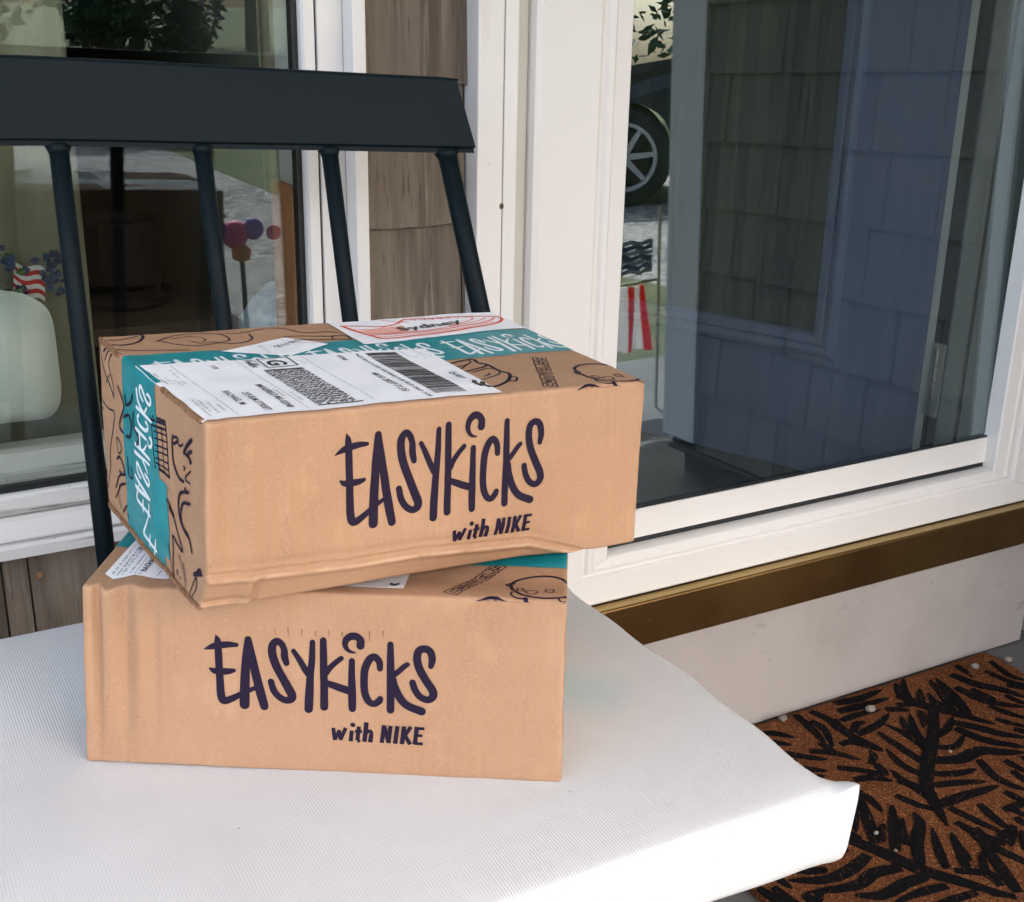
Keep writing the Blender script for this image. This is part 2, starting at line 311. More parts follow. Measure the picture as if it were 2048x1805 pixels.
def course(z): return HZ - .094 - EXP * z
def row(zb, x0, x1, cuts, Y):
    xs = [x0] + cuts + [x1]
    for a, c in zip(xs, xs[1:]):
        if c - a > .012: shingle(Vector((a + .0012, Y, 0)), Vector((1, 0, 0)), Vector((0, -1, 0)), c - a - .0024, zb, zb + EXP + .012, house)
for k in range(-8, 7):
    zb = course(k)
    cut = {0: [.6995 - .0075], 1: [.6885], 2: [.6855]}.get(k, [.63 + .04 * math.sin(k * 2.1)])
    row(zb, .5575, .699, cut, 1.351)
xa = at(8, 1180, 1.345).x; xb = at(62, 1180, 1.345).x
for k in range(4, 7):
    cuts = [-.66, -.43, -.30, -.14, xa, xb, .42]
    if k > 4:
        cuts = []; q = -.8
        while q < .36: q += random.uniform(.11, .2); cuts.append(q)
    row(course(k), -.95, .5575, cuts, 1.351)
# return wall: shingles face the porch, corner board at its outer end
RX = 1.868
for k in range(-9, 7):
    zb = HZ - .088 - .150 * k
    if zb + .16 > ZT or zb < .05: continue
    y = 1.345; first = True
    while y > .345:
        wdt = random.uniform(.09, .21)
        if y - wdt < .36: wdt = y - .335
        shingle(Vector((RX, y - .0012, 0)), Vector((0, -1, 0)), Vector((-1, 0, 0)), wdt - .003, zb, zb + .162, house, SHIN2, .005)
        y -= wdt
bx('corner_board', PAINT, house, RX - .022, RX, .225, .333, .1, ZT, .002)
bx('corner_board', PAINT, house, RX - .022, RX + .1, .205, .224, .1, ZT, .002)
bx('ledge', CONC, house, RX - .020, RX, .226, 1.345, .066, .078, .002)

# ---- left window
win = empty('window', (0, 1.35, 1.0)); win.parent = house; win.matrix_parent_inverse = Matrix.Translation(house.location).inverted()
WL = -.95
def rx(px, py, Y): return at(px, py, Y).x
xg = rx(583.5, 0, 1.366); xs1 = rx(628.5, 0, 1.349); xs2 = rx(683, 0, 1.345); xc = rx(731, 0, 1.318)
ZW0, ZW1 = .55, 2.08
pz = lambda r, Y: HZ + r * Y
# casing
bx('casing', VINYL, win, xs2 + .0005, xc, 1.318, 1.351, .498, ZW1 + .06, .0025)
bx('casing', VINYL, win, WL - .1, WL - .02, 1.318, 1.351, .498, ZW1 + .06, .0025)
# frame and sash stile
b = MB(); b.prism([(xs1 + .0012, 1.346), (xs2 - .004, 1.345), (xs2, 1.345), (xs2, 1.44), (xs1 + .0012, 1.44)], .52, ZW1, 'z'); b.build('frame', VINYL, win, bevel=.0008)
b = MB(); b.prism([(xg + .0035, 1.353), (xg + .006, 1.3485), (xs1 - .0012, 1.3485), (xs1 - .0012, 1.44), (xg + .0035, 1.44)], .53, ZW1, 'z'); b.build('sash', VINYL, win, bevel=.0008)
bx('gasket', GASKET_GAP, win, xg - .003, xg + .0033, 1.362, 1.3765, .53, ZW1, 0)
bx('groove', GASKET_GAP, win, xs1 - .001, xs1 + .001, 1.351, 1.43, .53, ZW1, 0)  # black strip painted in for the shade inside the groove
bx('frame', VINYL, win, WL - .02, WL + .04, 1.346, 1.44, .52, ZW1, .001)
# sash bottom rail, sill and lip
z_a = pz(-.3715, 1.366); z_b = pz(-.379, 1.35); z_c = pz(-.396, 1.349)
bx('gasket', GASKET_GAP, win, WL + .04, xg, 1.360, 1.3695, z_b - .004, z_a + .003, 0)
b = MB(); b.prism([(1.353, z_b), (1.3485, z_b - .003), (1.3485, z_c + .0012), (1.44, z_c + .0012), (1.44, z_b)], WL + .04, xg + .0035, 'x'); b.build('sash', DIRTY, win, bevel=.0006)
b = MB(); b.prism([(1.347, z_c - .0012), (1.347, z_c - .006), (1.326, pz(-.4185, 1.326) + .003), (1.326, pz(-.4185, 1.326)), (1.44, pz(-.4185, 1.326)), (1.44, z_c - .0012)], WL - .02, xs2, 'x'); b.build('sill', VINYL, win, bevel=.0006)
zl1 = pz(-.4195, 1.32) - .001; zl0 = pz(-.434, 1.318)
b = MB(); b.prism([(1.350, zl1), (1.3215, zl1 - .0025), (1.318, zl1 - .005), (1.318, zl0), (1.350, zl0)], WL - .1, xs2, 'x'); b.build('sill_lip', DIRTY, win, bevel=.0008)
b = MB(); b.box(WL + .04, xg - .002, 1.370, 1.374, z_b - .004, ZW1); b.build('pane', GLASSW, win)
# white inner rail seen through the glass
ra = at(90, 899, 1.425).z
bx('inner_rail', VINYL, win, WL + .04, xg + .03, 1.425, 1.445, ra - .075, ra, .002)

# ---- door casing between window and storm door
jm = empty('door_casing', (.72, 1.33, 0)); jm.parent = house; jm.matrix_parent_inverse = Matrix.Translation(house.location).inverted()
r_ = lambda px, Y: rx(px, 0, Y)
bx('casing_board', PAINT, jm, r_(958, 1.316), r_(1011, 1.316), 1.316, 1.352, .03, 2.2, .002)
b = MB(); b.prism([(r_(1014, 1.316), 1.318), (r_(1038, 1.316), 1.315), (r_(1041, 1.318), 1.318), (r_(1041, 1.318), 1.352), (r_(1014, 1.316), 1.352)], .03, 2.2, 'z'); b.build('casing_board', PAINT, jm, bevel=.0012)
bx('jamb_strip', JAMB, jm, r_(1041, 1.318) + .0003, r_(1060, 1.33), 1.331, 1.352, .03, 2.2, .001)
bx('jamb_strip', PAINT, jm, r_(1060, 1.33) + .0005, r_(1066, 1.325), 1.325, 1.352, .03, 2.2, .001)
bx('jamb_strip', GASKET_GAP, jm, r_(1066, 1.325) + .0005, r_(1074, 1.325), 1.338, 1.352, .03, 2.2, 0)  # black strip in the gap beside the leaf, shade put into colour

b = MB(); b.lathe([(.0022, 0), (.0030, .0006), (.0012, .0010)], (0, 0, 0), 10); b.v = [(at(1003, 413, 1.3155).x + x, 1.3158 - z, at(1003, 413, 1.3155).z + y * 1.2) for x, y, z in b.v]; b.build('rusty_nail', STRIPB, jm)
b = MB(); nl = at(79, 1150, 1.34); b.lathe([(.0042, 0), (.0042, .0005), (.0035, .0008)], (0, 0, 0), 12); b.v = [(nl.x + x, 1.3400 - z, nl.z + y) for x, y, z in b.v]; b.build('nail_head', CARD_IN, house)
# ---- storm door
dr = empty('storm_door', (1.28, 1.33, .2)); dr.parent = house; dr.matrix_parent_inverse = Matrix.Translation(house.location).inverted()
Y0 = 1.316
xL = r_(1073, Y0); xi = r_(1276, Y0); xR = at(1993.6, 941, Y0).x; xRo = xR + (xi - xL)
zB = HZ - .797; zS = HZ - .728
prof = [(0, .010), (.003, .003), (.010, 0), (.092, 0), (.096, .0045), (.102, .0055), (.106, .0015), (.113, .0010), (.116, .004), (.139, .005), (.141, .0075)]
wst = xi - xL; prof = [(u * wst / .141, d) for u, d in prof]
def stile(sx, x_out):
    b = MB(); poly = [(x_out + sx * u, Y0 + d) for u, d in prof]
    poly += [(x_out + sx * wst, 1.352), (x_out, 1.352)]
    n = len(poly); top = 2.1
    vs = []
    wr = zS - zB
    for (x, y) in poly:                                   # mitred foot: inner points end higher
        u = abs(x - x_out) / wst; vs.append((x, y, zB + wr * u))
    for (x, y) in poly: vs.append((x, y, top))
    b.add(vs, [tuple(range(n)), tuple(range(2 * n - 1, n - 1, -1))] + [(i, i + n, (i + 1) % n + n, (i + 1) % n) for i in range(n)])
    return b.build('stile', VINYL, dr, bevel=.0004)
stile(1, xL); stile(-1, xRo)
b = MB(); wr = zS - zB; poly = [(Y0 + d, zB + wr * (u / wst)) for u, d in prof] + [(1.352, zS), (1.352, zB)]
n = len(poly); vs = []
for (y, z) in poly: vs.append((xL + wst * (z - zB) / wr + .0006, y, z))
for (y, z) in poly: vs.append((xRo - wst * (z - zB) / wr - .0006, y, z))
b.add(vs, [tuple(range(n)), tuple(range(2 * n - 1, n - 1, -1))] + [(i, i + n, (i + 1) % n + n, (i + 1) % n) for i in range(n)]); b.build('bottom_rail', VINYL, dr, bevel=.0004)
ir0 = HZ - .5346 * 1.345; ir1 = HZ - .502 * 1.345; xIR = at(1996, 915, 1.345).x - .003
b = MB(); b.prism([(1.3475, ir1), (1.3435, ir1 - .002), (1.3435, ir0), (1.352, ir0), (1.352, ir1)], xi - .02, xIR, 'x'); b.build('insert_rail', VINYL, dr, bevel=.0008)
bx('gasket', GASKET_GAP, dr, xi - .02, xR + .004, 1.346, 1.353, zS + .0005, ir0 - .0005, 0)  # fills the whole gap: gasket plus the painted shade around it
bx('gasket', GASKET_GAP, dr, xi - .02, xIR, 1.3455, 1.3475, ir1 + .0002, ir1 + .003, 0)
bx('gasket', GASKET_GAP, dr, xIR + .0005, xR + .010, 1.3395, 1.353, zS, 2.1, 0)
# the pane leans back a little
b = MB(); tl = .031
for (yy) in (0,):
    pb = ir1 - .004; pt = 2.1
    vs = [(xi - .02, 1.3500, pb), (xIR + .004, 1.3500, pb), (xIR + .004, 1.350 + tl * (pt - pb), pt), (xi - .02, 1.350 + tl * (pt - pb), pt)]
    vs += [(x, y + .003, z) for x, y, z in vs]
b.add(vs, [(0, 1, 2, 3), (7, 6, 5, 4), (0, 4, 5, 1), (1, 5, 6, 2), (2, 6, 7, 3), (3, 7, 4, 0)]); b.build('glass_pane', GLASSD, dr)

# ---- threshold and base board
zt0 = HZ - .667 * 1.299
b = MB(); b.prism([(1.345, zB - .001), (1.299, zB - .001), (1.2975, zB - .003), (1.2975, zt0), (1.345, zt0)], .70, 1.83, 'x'); b.build('brass_threshold', BRASS, house, bevel=.0005)
bx('threshold_lip', BRASS_SHEEN, house, .70, 1.83, 1.2990, 1.3155, zB - .0007, zB + .0006, 0)  # thin sheet on the threshold top, carries the painted sheen
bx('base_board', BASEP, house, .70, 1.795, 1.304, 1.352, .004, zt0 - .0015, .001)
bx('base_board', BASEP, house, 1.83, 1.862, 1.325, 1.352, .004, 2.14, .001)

# ---- right jamb seen through the glass
XJ = 1.715
jb = empty('door_jamb', (XJ, 1.45, .2)); jb.parent = house; jb.matrix_parent_inverse = Matrix.Translation(house.location).inverted()
k_ = XJ / 1.72
bx('jamb_board', JAMB, jb, XJ, XJ + .03, 1.356, 1.4441 * k_, .205, 2.14, 0)
bx('weatherstrip', STRIPB, jb, XJ + .003, XJ + .03, 1.4443 * k_, 1.4538 * k_, .205, 2.14, 0)
bx('jamb_board', JAMB, jb, XJ - .001, XJ + .03, 1.4540 * k_, 1.490 * k_, .205, 2.14, 0)
bx('jamb_board', STEEL, jb, XJ + .002, XJ + .03, 1.4902 * k_, 1.4965 * k_, .205, 2.14, 0)
bx('dark_gap', GASKET_GAP, jb, XJ + .006, XJ + .03, 1.497 * k_, 1.56, .205, 2.14, 0)  # solid black strip, the hinge gap's shade as colour
# hinge knuckles
for (a, c) in ((.505, .476), (.470, .444), (.438, .412), (.406, .384)):
    b = MB(); b.tube([(XJ - .001, 1.512 * k_, a), (XJ - .001, 1.512 * k_, c)], .0075, 12); b.build('hinge_knuckle', STEEL, jb, smooth=False)
bx('hinge_leaf', JAMB, jb, XJ - .0015, XJ + .006, 1.4975 * k_, 1.526 * k_, .378, .512, .001)

# ---- open blue inner door
dI = empty('inner_door', (XJ, 1.54, .21)); dI.parent = house; dI.matrix_parent_inverse = Matrix.Translation(house.location).inverted()
dd = Vector((-.405, .9143, 0)); dn = Vector((-.9143, -.405, 0)); DP = Vector((1.716, 1.539, 0))
def dpt(u, n, z): return DP + dd * u + dn * n + Vector((0, 0, z))
def dbox(name, mat, u0, u1, n0, n1, z0, z1, bevel=.001):
    b = MB(); b.add([dpt(u, n, z) for z in (z0, z1) for u, n in ((u0, n0), (u1, n0), (u1, n1), (u0, n1))],
                    [(0, 3, 2, 1), (4, 5, 6, 7), (0, 1, 5, 4), (1, 2, 6, 5), (2, 3, 7, 6), (3, 0, 4, 7)])
    return b.build(name, mat, dI, bevel=bevel)
zLb = HZ - .583; zFb = HZ - .625
u_in = .212; u_out = .166
dbox('door_slab', BLUEP, 0, u_out, -.044, 0, .212, 2.12); dbox('door_slab', BLUEP, u_out + .0005, .86, -.044, 0, .212, zFb)
dbox('door_slab', BLUEP, .69, .86, -.06, 0, zFb + .0005, 2.12)
b = MB()
pr = [(0, .002), (.004, .010), (.012, .013), (.020, .010), (.024, .004), (.028, .010), (.040, .008), (.044, .002)]
s_ = (u_in - u_out) / .044
poly = [(u_out + u * s_, n) for u, n in pr] + [(u_in, -.02), (u_out, -.02)]
nn = len(poly); b.add([dpt(u, n, zFb + .0425 * (u - u_out) / (u_in - u_out)) for u, n in poly] + [dpt(u, n, 2.1) for u, n in poly],
      [tuple(range(nn)), tuple(range(2 * nn - 1, nn - 1, -1))] + [(i, i + nn, (i + 1) % nn + nn, (i + 1) % nn) for i in range(nn)]); b.build('lite_frame', BLUEP, dI)
b = MB(); poly = [(n, zFb + u * .042 / .044) for u, n in pr] + [(-.02, zLb), (-.02, zFb)]
nn = len(poly); b.add([dpt(u_out + (u_in - u_out) * (z - zFb) / .042, n, z) for n, z in poly] + [dpt(.70, n, z) for n, z in poly],
      [tuple(range(nn)), tuple(range(2 * nn - 1, nn - 1, -1))] + [(i, i + nn, (i + 1) % nn + nn, (i + 1) % nn) for i in range(nn)]); b.build('lite_frame', BLUEP, dI)
dbox('door_edge', PAINT, -.016, -.0005, -.044, .001, .212, 2.12)
dbox('lite_glass', glass('lite_glass', (.75, .78, .70), .03), u_in - .004, .688, -.026, -.020, zLb - .004, 2.1, 0)
# vertical blind slats behind the lite, in uneven olive tones
SL = [M('blind_slat_%d' % i, c, .9) for i, c in enumerate([(.29, .285, .205), (.24, .24, .17), (.32, .315, .23), (.20, .20, .145)])]
u = u_in - .03; i = 0
while u < .72:
    wd = random.uniform(.018, .045); dbox('blind_slat', SL[i % 4 if i % 3 else random.randrange(4)], u, u + wd, -.075 - .004 * (i % 2), -.071 - .004 * (i % 2), zLb - .05, 2.1, 0); u += wd - .004; i += 1
ub = .315
MATTE = M('matte_black', (.004, .004, .0045), .95, spec=.05)
dbox('lock_bar', MATTE, ub - .011, ub + .011, -.050, -.040, zLb - .02, 2.1, .002)
dbox('lock_box', MATTE, ub - .028, ub + .034, -.052, -.030, HZ - .545, HZ - .455, .008)
for c in dI.children: pass

# ================================================================ bench
bench = tag(empty('bench', (0.1, .85, 0)), 'dark metal bench with a broad top rail and round back rods, under the white cushion', 'bench')
def back_y(x, z): return 1.21 - .10 * max(0, (x - .1) / .5) ** 2 + (z - HZ + .13) * .25
railpts = [(-.52, .0535, .125), (-.3, .0535, .125), (-.1, .0535, .125), (.05, .0540, .1252), (.165, .0549, .1260), (.25, .0586, .1289), (.335, .0627, .1323), (.425, .0672, .1347), (.515, .0713, .1369), (.560, .0730, .1377), (.5775, .0745, .1380)]
railpts = [tuple(p) for p in smooth_line(railpts, 4)]
b = MB(); vs = []
TH = .016
for i, (x, t, bo) in enumerate(railpts):
    e = 1 if i < len(railpts) - 1 else 0
    zt = HZ - t; zb_ = HZ - bo
    xs_ = .004 * 0
    for (z, off) in ((zb_, 0), (zb_ + .0015, -.0015), (zt - .002, -.0015), (zt, 0.0005), (zt, TH), (zb_, TH)):
        # the right end slopes outwards going down
        xx = x + (0.0 if x < .5 else (x - .5) / .0775 * .0055 * ((zt - z) / (zt - zb_)) - (.006 if (e == 0 and z > zt - .004) else 0))
        yb = back_y(xx, z) + off
        vs.append((xx, yb, z))
k = 6; n = len(railpts)
fs = [(i * k + j, (i + 1) * k + j, (i + 1) * k + (j + 1) % k, i * k + (j + 1) % k) for i in range(n - 1) for j in range(k)] + [tuple(range(k)), tuple(range(n * k - 1, (n - 1) * k - 1, -1))]
b.add(vs, fs); b.build('top_rail', BENCH, bench, bevel=.003)
# flat bar welded under the rail
b = MB(); vs = []
for i, (x, t, bo) in enumerate(railpts):
    x = min(x, .583); z0 = HZ - bo - .0052; z1 = HZ - bo - .0003
    for z, off in ((z0, .003), (z1, .003), (z1, TH - .002), (z0, TH - .002)): vs.append((x + .006 * (x > .55), back_y(x, z) + off, z))
k = 4
fs = [(i * k + j, (i + 1) * k + j, (i + 1) * k + (j + 1) % k, i * k + (j + 1) % k) for i in range(n - 1) for j in range(k)] + [tuple(range(k)), tuple(range(n * k - 1, (n - 1) * k - 1, -1))]
b.add(vs, fs); b.build('rail_bar', BENCH, bench)
rods = [((.2095, 1.2125, .934), (.1975, 1.106, .525), .0092), ((.3353, 1.1946, .931), (.3325, 1.092, .525), .0086), ((.4514, 1.1665, .9274), (.4527, 1.062, .525), .0085), ((.5600, 1.1306, .925), (.6045, 1.018, .525), .0100)]
for q in range(1, 5): rods.append(((.2095 - .125 * q, 1.2125, .936), (.1975 - .128 * q, 1.106, .525), .0090))
rods.append(((-.5, 1.2125, .936), (-.52, 1.10, .525), .0100))
for a_, c_, r in rods:
    a_ = Vector(a_); c_ = Vector(c_); dv = (a_ - c_)
    r *= .95; b = MB(); b.tube([c_, c_ + dv * .3 + Vector((0, -.002, 0)), c_ + dv * .7, a_ + dv.normalized() * .005], r, 18); rod = b.build('back_rod', BENCH, bench, smooth=True)
    b = MB(); b.tube([a_ - dv * .010, a_ - dv * .004, a_ + dv.normalized() * .003], [r * 1.02, r * 1.10, r * 1.35], 18); b.build('weld', BENCH, rod, smooth=True)
# seat frame and legs
for (x0, x1, y0, y1) in ((-.56, .585, .60, .625), (-.56, .585, 1.085, 1.115), (-.56, -.535, .626, 1.084), (.56, .585, .626, 1.084)):
    bx('seat_frame', BENCH, bench, x0, x1, y0, y1, .43, .4625, .003)
for i in range(6): bx('seat_slat', BENCH, bench, -.53, .555, .64 + .075 * i, .70 + .075 * i, .452, .4625, .002)
for x in (-.53, .50):
    for y, dy in ((.62, -.02), (1.09, .05)):
        b = MB(); b.add([(x - .016 + .0 , y - .016, .43), (x + .016, y - .016, .43), (x + .016, y + .016, .43), (x - .016, y + .016, .43)] + [(x - .012, y + dy - .012, 0), (x + .012, y + dy - .012, 0), (x + .012, y + dy + .012, 0), (x - .012, y + dy + .012, 0)],
                        [(0, 1, 2, 3), (7, 6, 5, 4), (0, 4, 5, 1), (1, 5, 6, 2), (2, 6, 7, 3), (3, 7, 4, 0)]); b.build('leg', BENCH, bench, bevel=.002)

# ================================================================ cushion
def sstep(a, b_, x): t = min(1, max(0, (x - a) / (b_ - a))); return t * t * (3 - 2 * t)
def cushion():
    x0, x1, y0, y1, z0, z1 = -.56, .612, .556, 1.090, .4645, .5348
    r = .017
    def lin(a, c, n, extra):
        return sorted(set([a, c] + [a + (c - a) * i / n for i in range(n + 1)] + [a + e for e in extra] + [c - e for e in extra]))
    ex = [.002, .005, .009, .013, .017, .03]
    X = lin(x0, x1, 60, ex); Y = lin(y0, y1, 40, ex); Z = lin(z0, z1, 8, [.002, .005, .009, .013, .017])
    ctr = Vector(((x0 + x1) / 2, (y0 + y1) / 2, (z0 + z1) / 2))
    idx = {}; b = MB(); rnd = random.Random(3)
    ph = [rnd.uniform(0, 6.28) for _ in range(8)]
    def vert(p):
        key = (round(p[0], 6), round(p[1], 6), round(p[2], 6))
        if key in idx: return idx[key]
        P = Vector(p); q = Vector((min(max(P.x, x0 + r), x1 - r), min(max(P.y, y0 + r), y1 - r), min(max(P.z, z0 + r), z1 - r)))
        d = P - q
        if d.length > 1e-9: P2 = q + d.normalized() * min(r, max(d.length, r if sum(abs(c) > 1e-6 for c in d) > 0 else 0))
        else: P2 = P
        # pulled corner seams: corners stay sharp, sides sag in between
        cx = min(abs(P.x - x0), abs(P.x - x1)); cy = min(abs(P.y - y0), abs(P.y - y1))
        corner = math.exp(-(cx * cx + cy * cy) / (2 * .013 ** 2))
        P2 = P2.lerp(P, corner * (.30 + .55 * sstep(z0, z1, P.z)))
        side_y = 1 if P.y - y0 < y1 - P.y else -1
        wv = math.sin(P.x * 17 + ph[0]) * .0022 + math.sin(P.y * 23 + ph[1]) * .002 + math.sin(P.x * 41 + P.y * 9 + ph[2]) * .0008
        if abs(P.x - x1) < .03: P2.x += (-.0022 * (1 - corner) + wv * .9 + .002 * math.sin(P.y * 60)) * (1 - abs(P.x - x1) / .03)
        if abs(P.y - y0) < .03: P2.y += (.004 * (1 - corner) + wv * .7) * (1 - abs(P.y - y0) / .03)
        hz = (P.z - z0) / (z1 - z0)
        if hz > .5:
            e = min(min(cx, cy) / .10, 1); P2.z += (hz - .5) * 2 * (-.006 * (1 - e) ** 2 * (1 - corner) + wv * .35 * e)
        elif True: P2.z += .0012 * math.sin(P.x * 30) * (1 - hz * 2); pass
        # right front corner drawn out a little
        if P.x > x1 - .03 and P.y < y0 + .03: P2.x += .002 * corner; P2.z -= .0005
        idx[key] = len(b.v); b.v.append(tuple(P2)); return idx[key]
    def face(A, B_, mk):
        for i in range(len(A) - 1):
            for j in range(len(B_) - 1):
                b.f.append(tuple(vert(mk(a_, c_)) for a_, c_ in ((A[i], B_[j]), (A[i + 1], B_[j]), (A[i + 1], B_[j + 1]), (A[i], B_[j + 1])))); b.mi.append(0)
    face(X, Y, lambda a_, c_: (a_, c_, z1)); face(X, Y, lambda a_, c_: (a_, c_, z0))
    face(X, Z, lambda a_, c_: (a_, y0, c_)); face(X, Z, lambda a_, c_: (a_, y1, c_))
    face(Y, Z, lambda a_, c_: (x0, a_, c_)); face(Y, Z, lambda a_, c_: (x1, a_, c_))
    return b.build('seat_cushion', WEAVE, None, smooth=True)
tag(cushion(), 'white woven seat cushion lying on the dark bench under the two cartons', 'cushion')

# ================================================================ cartons
# traced print, as fractions of the carton faces (u, v, half width in metres)
LOGO=[[[0.2779,0.7564,0.00038],[0.2817,0.7259,0.00227],[0.2837,0.6524,0.00255],[0.2849,0.5861,0.00255],[0.2866,0.5047,0.00264],[0.2886,0.4342,0.00283],[0.2924,0.3996,0.00283],[0.3008,0.396,0.00264],[0.3171,0.4149,0.00227],[0.3395,0.4471,0.00189],[0.3618,0.4732,0.00151]],[[0.2545,0.6769,0.00038],[0.2704,0.6924,0.00208],[0.2844,0.7011,0.00246],[0.3038,0.7074,0.00217],[0.3216,0.7069,0.00142]],[[0.2655,0.5708,0.00076],[0.2742,0.5598,0.00208],[0.2881,0.5575,0.00246],[0.3035,0.5591,0.00227],[0.3157,0.5648,0.00142]],[[0.3449,0.7392,0.00227],[0.3412,0.636,0.00283],[0.339,0.5249,0.00321],[0.3383,0.4284,0.0034],[0.3382,0.3762,0.0034]],[[0.3455,0.7393,0.00227],[0.355,0.6226,0.00283],[0.3646,0.5128,0.00302],[0.3729,0.4321,0.00312],[0.3795,0.3703,0.00283]],[[0.425,0.6163,0.00208],[0.4211,0.6512,0.00255],[0.42,0.6914,0.00227],[0.4131,0.7237,0.00227],[0.404,0.7331,0.00246],[0.3957,0.7074,0.00274],[0.3963,0.6561,0.00293],[0.404,0.598,0.00293],[0.4173,0.533,0.00293],[0.4289,0.4788,0.00302],[0.4372,0.439,0.00302],[0.4344,0.4164,0.00283],[0.4228,0.4107,0.00246],[0.409,0.43,0.00236],[0.3984,0.4645,0.00236],[0.3929,0.5083,0.00227]],[[0.4398,0.6838,0.0017],[0.4503,0.6431,0.00198],[0.4627,0.5893,0.00227],[0.4702,0.5606,0.00227]],[[0.4787,0.7344,0.00189],[0.4778,0.6348,0.00227],[0.4746,0.5463,0.00255],[0.4731,0.4428,0.00293],[0.4721,0.3649,0.00293]],[[0.5008,0.7467,0.00227],[0.5019,0.6519,0.00255],[0.5026,0.5639,0.00255],[0.5039,0.4757,0.00264],[0.5044,0.3796,0.00274]],[[0.5081,0.5681,0.00189],[0.5162,0.6005,0.00198],[0.5285,0.6311,0.00189],[0.5385,0.6518,0.00179]],[[0.5082,0.513,0.00208],[0.522,0.5012,0.00246],[0.5385,0.4867,0.00264],[0.5563,0.4739,0.00264]],[[0.5607,0.6409,0.00208],[0.5607,0.5552,0.00236],[0.5622,0.4524,0.00274],[0.563,0.3771,0.00255]],[[0.578,0.7264,0.00283],[0.5779,0.754,0.00264],[0.5702,0.7736,0.00264],[0.5594,0.7755,0.00264],[0.5491,0.7571,0.00236],[0.5459,0.7291,0.00198],[0.5501,0.704,0.00151],[0.5583,0.6903,0.00104],[0.5678,0.6868,0.00047]],[[0.6193,0.6051,0.00208],[0.6175,0.6414,0.00236],[0.6082,0.6682,0.00246],[0.5974,0.654,0.00264],[0.5883,0.602,0.00264],[0.5864,0.5358,0.00255],[0.5883,0.4699,0.00255],[0.5967,0.4229,0.00246],[0.6077,0.4086,0.00227],[0.6175,0.4244,0.00246],[0.6207,0.4381,0.00217]],[[0.6398,0.7396,0.00208],[0.6409,0.6365,0.00255],[0.6418,0.5196,0.00264],[0.6426,0.38,0.00264]],[[0.6467,0.5714,0.00208],[0.6579,0.5944,0.00198],[0.6686,0.6203,0.00189],[0.6755,0.6326,0.0017]],[[0.6462,0.5494,0.00246],[0.6503,0.5059,0.00264],[0.6615,0.4483,0.00274],[0.6781,0.406,0.00274],[0.7068,0.3783,0.00293]],[[0.7241,0.6288,0.00189],[0.7265,0.6668,0.00246],[0.7219,0.7084,0.00255],[0.71,0.7217,0.00255],[0.6983,0.7075,0.00264],[0.6953,0.6637,0.00274],[0.7017,0.6062,0.00283],[0.7156,0.5456,0.00283],[0.7284,0.4958,0.00283],[0.7297,0.463,0.00274],[0.7185,0.4442,0.00246],[0.7027,0.4601,0.00236],[0.6921,0.4956,0.00236],[0.687,0.5346,0.00227]]]
NIKE=[[[0.5232,0.2613,0.00123],[0.5272,0.1923,0.00123]],[[0.5272,0.1923,0.00104],[0.5359,0.2493,0.00104]],[[0.5359,0.2493,0.00113],[0.5388,0.1937,0.00113]],[[0.5388,0.1937,0.00113],[0.5496,0.2643,0.00123]],[[0.5623,0.2509,0.00132],[0.5603,0.1895,0.00132]],[[0.5641,0.2853,0.00151],[0.5647,0.2839,0.00151]],[[0.5771,0.2764,0.00132],[0.5741,0.1979,0.00132]],[[0.5689,0.2472,0.00104],[0.5838,0.2489,0.00104]],[[0.5741,0.1979,0.00113],[0.5802,0.1919,0.00094]],[[0.5929,0.3034,0.00142],[0.589,0.1914,0.00142]],[[0.5904,0.2333,0.00113],[0.597,0.2519,0.00113],[0.603,0.2496,0.00113],[0.6031,0.2311,0.00123]],[[0.6031,0.2333,0.00142],[0.6011,0.1899,0.00142]],[[0.6296,0.2913,0.00151],[0.6252,0.1897,0.00151]],[[0.6302,0.2854,0.00151],[0.6395,0.1914,0.00151]],[[0.6433,0.2899,0.00151],[0.6395,0.1899,0.00151]],[[0.6575,0.29,0.00161],[0.6532,0.1886,0.00161]],[[0.6712,0.2894,0.00161],[0.6674,0.1873,0.00161]],[[0.6721,0.2317,0.00142],[0.6856,0.2888,0.00142]],[[0.6726,0.2414,0.00142],[0.6844,0.1878,0.00151]],[[0.6979,0.2902,0.00161],[0.6942,0.1875,0.00161]],[[0.6974,0.2806,0.00113],[0.7137,0.281,0.00113]],[[0.6955,0.2396,0.00104],[0.7096,0.2398,0.00104]],[[0.6941,0.1949,0.00113],[0.7108,0.1947,0.00113]]]
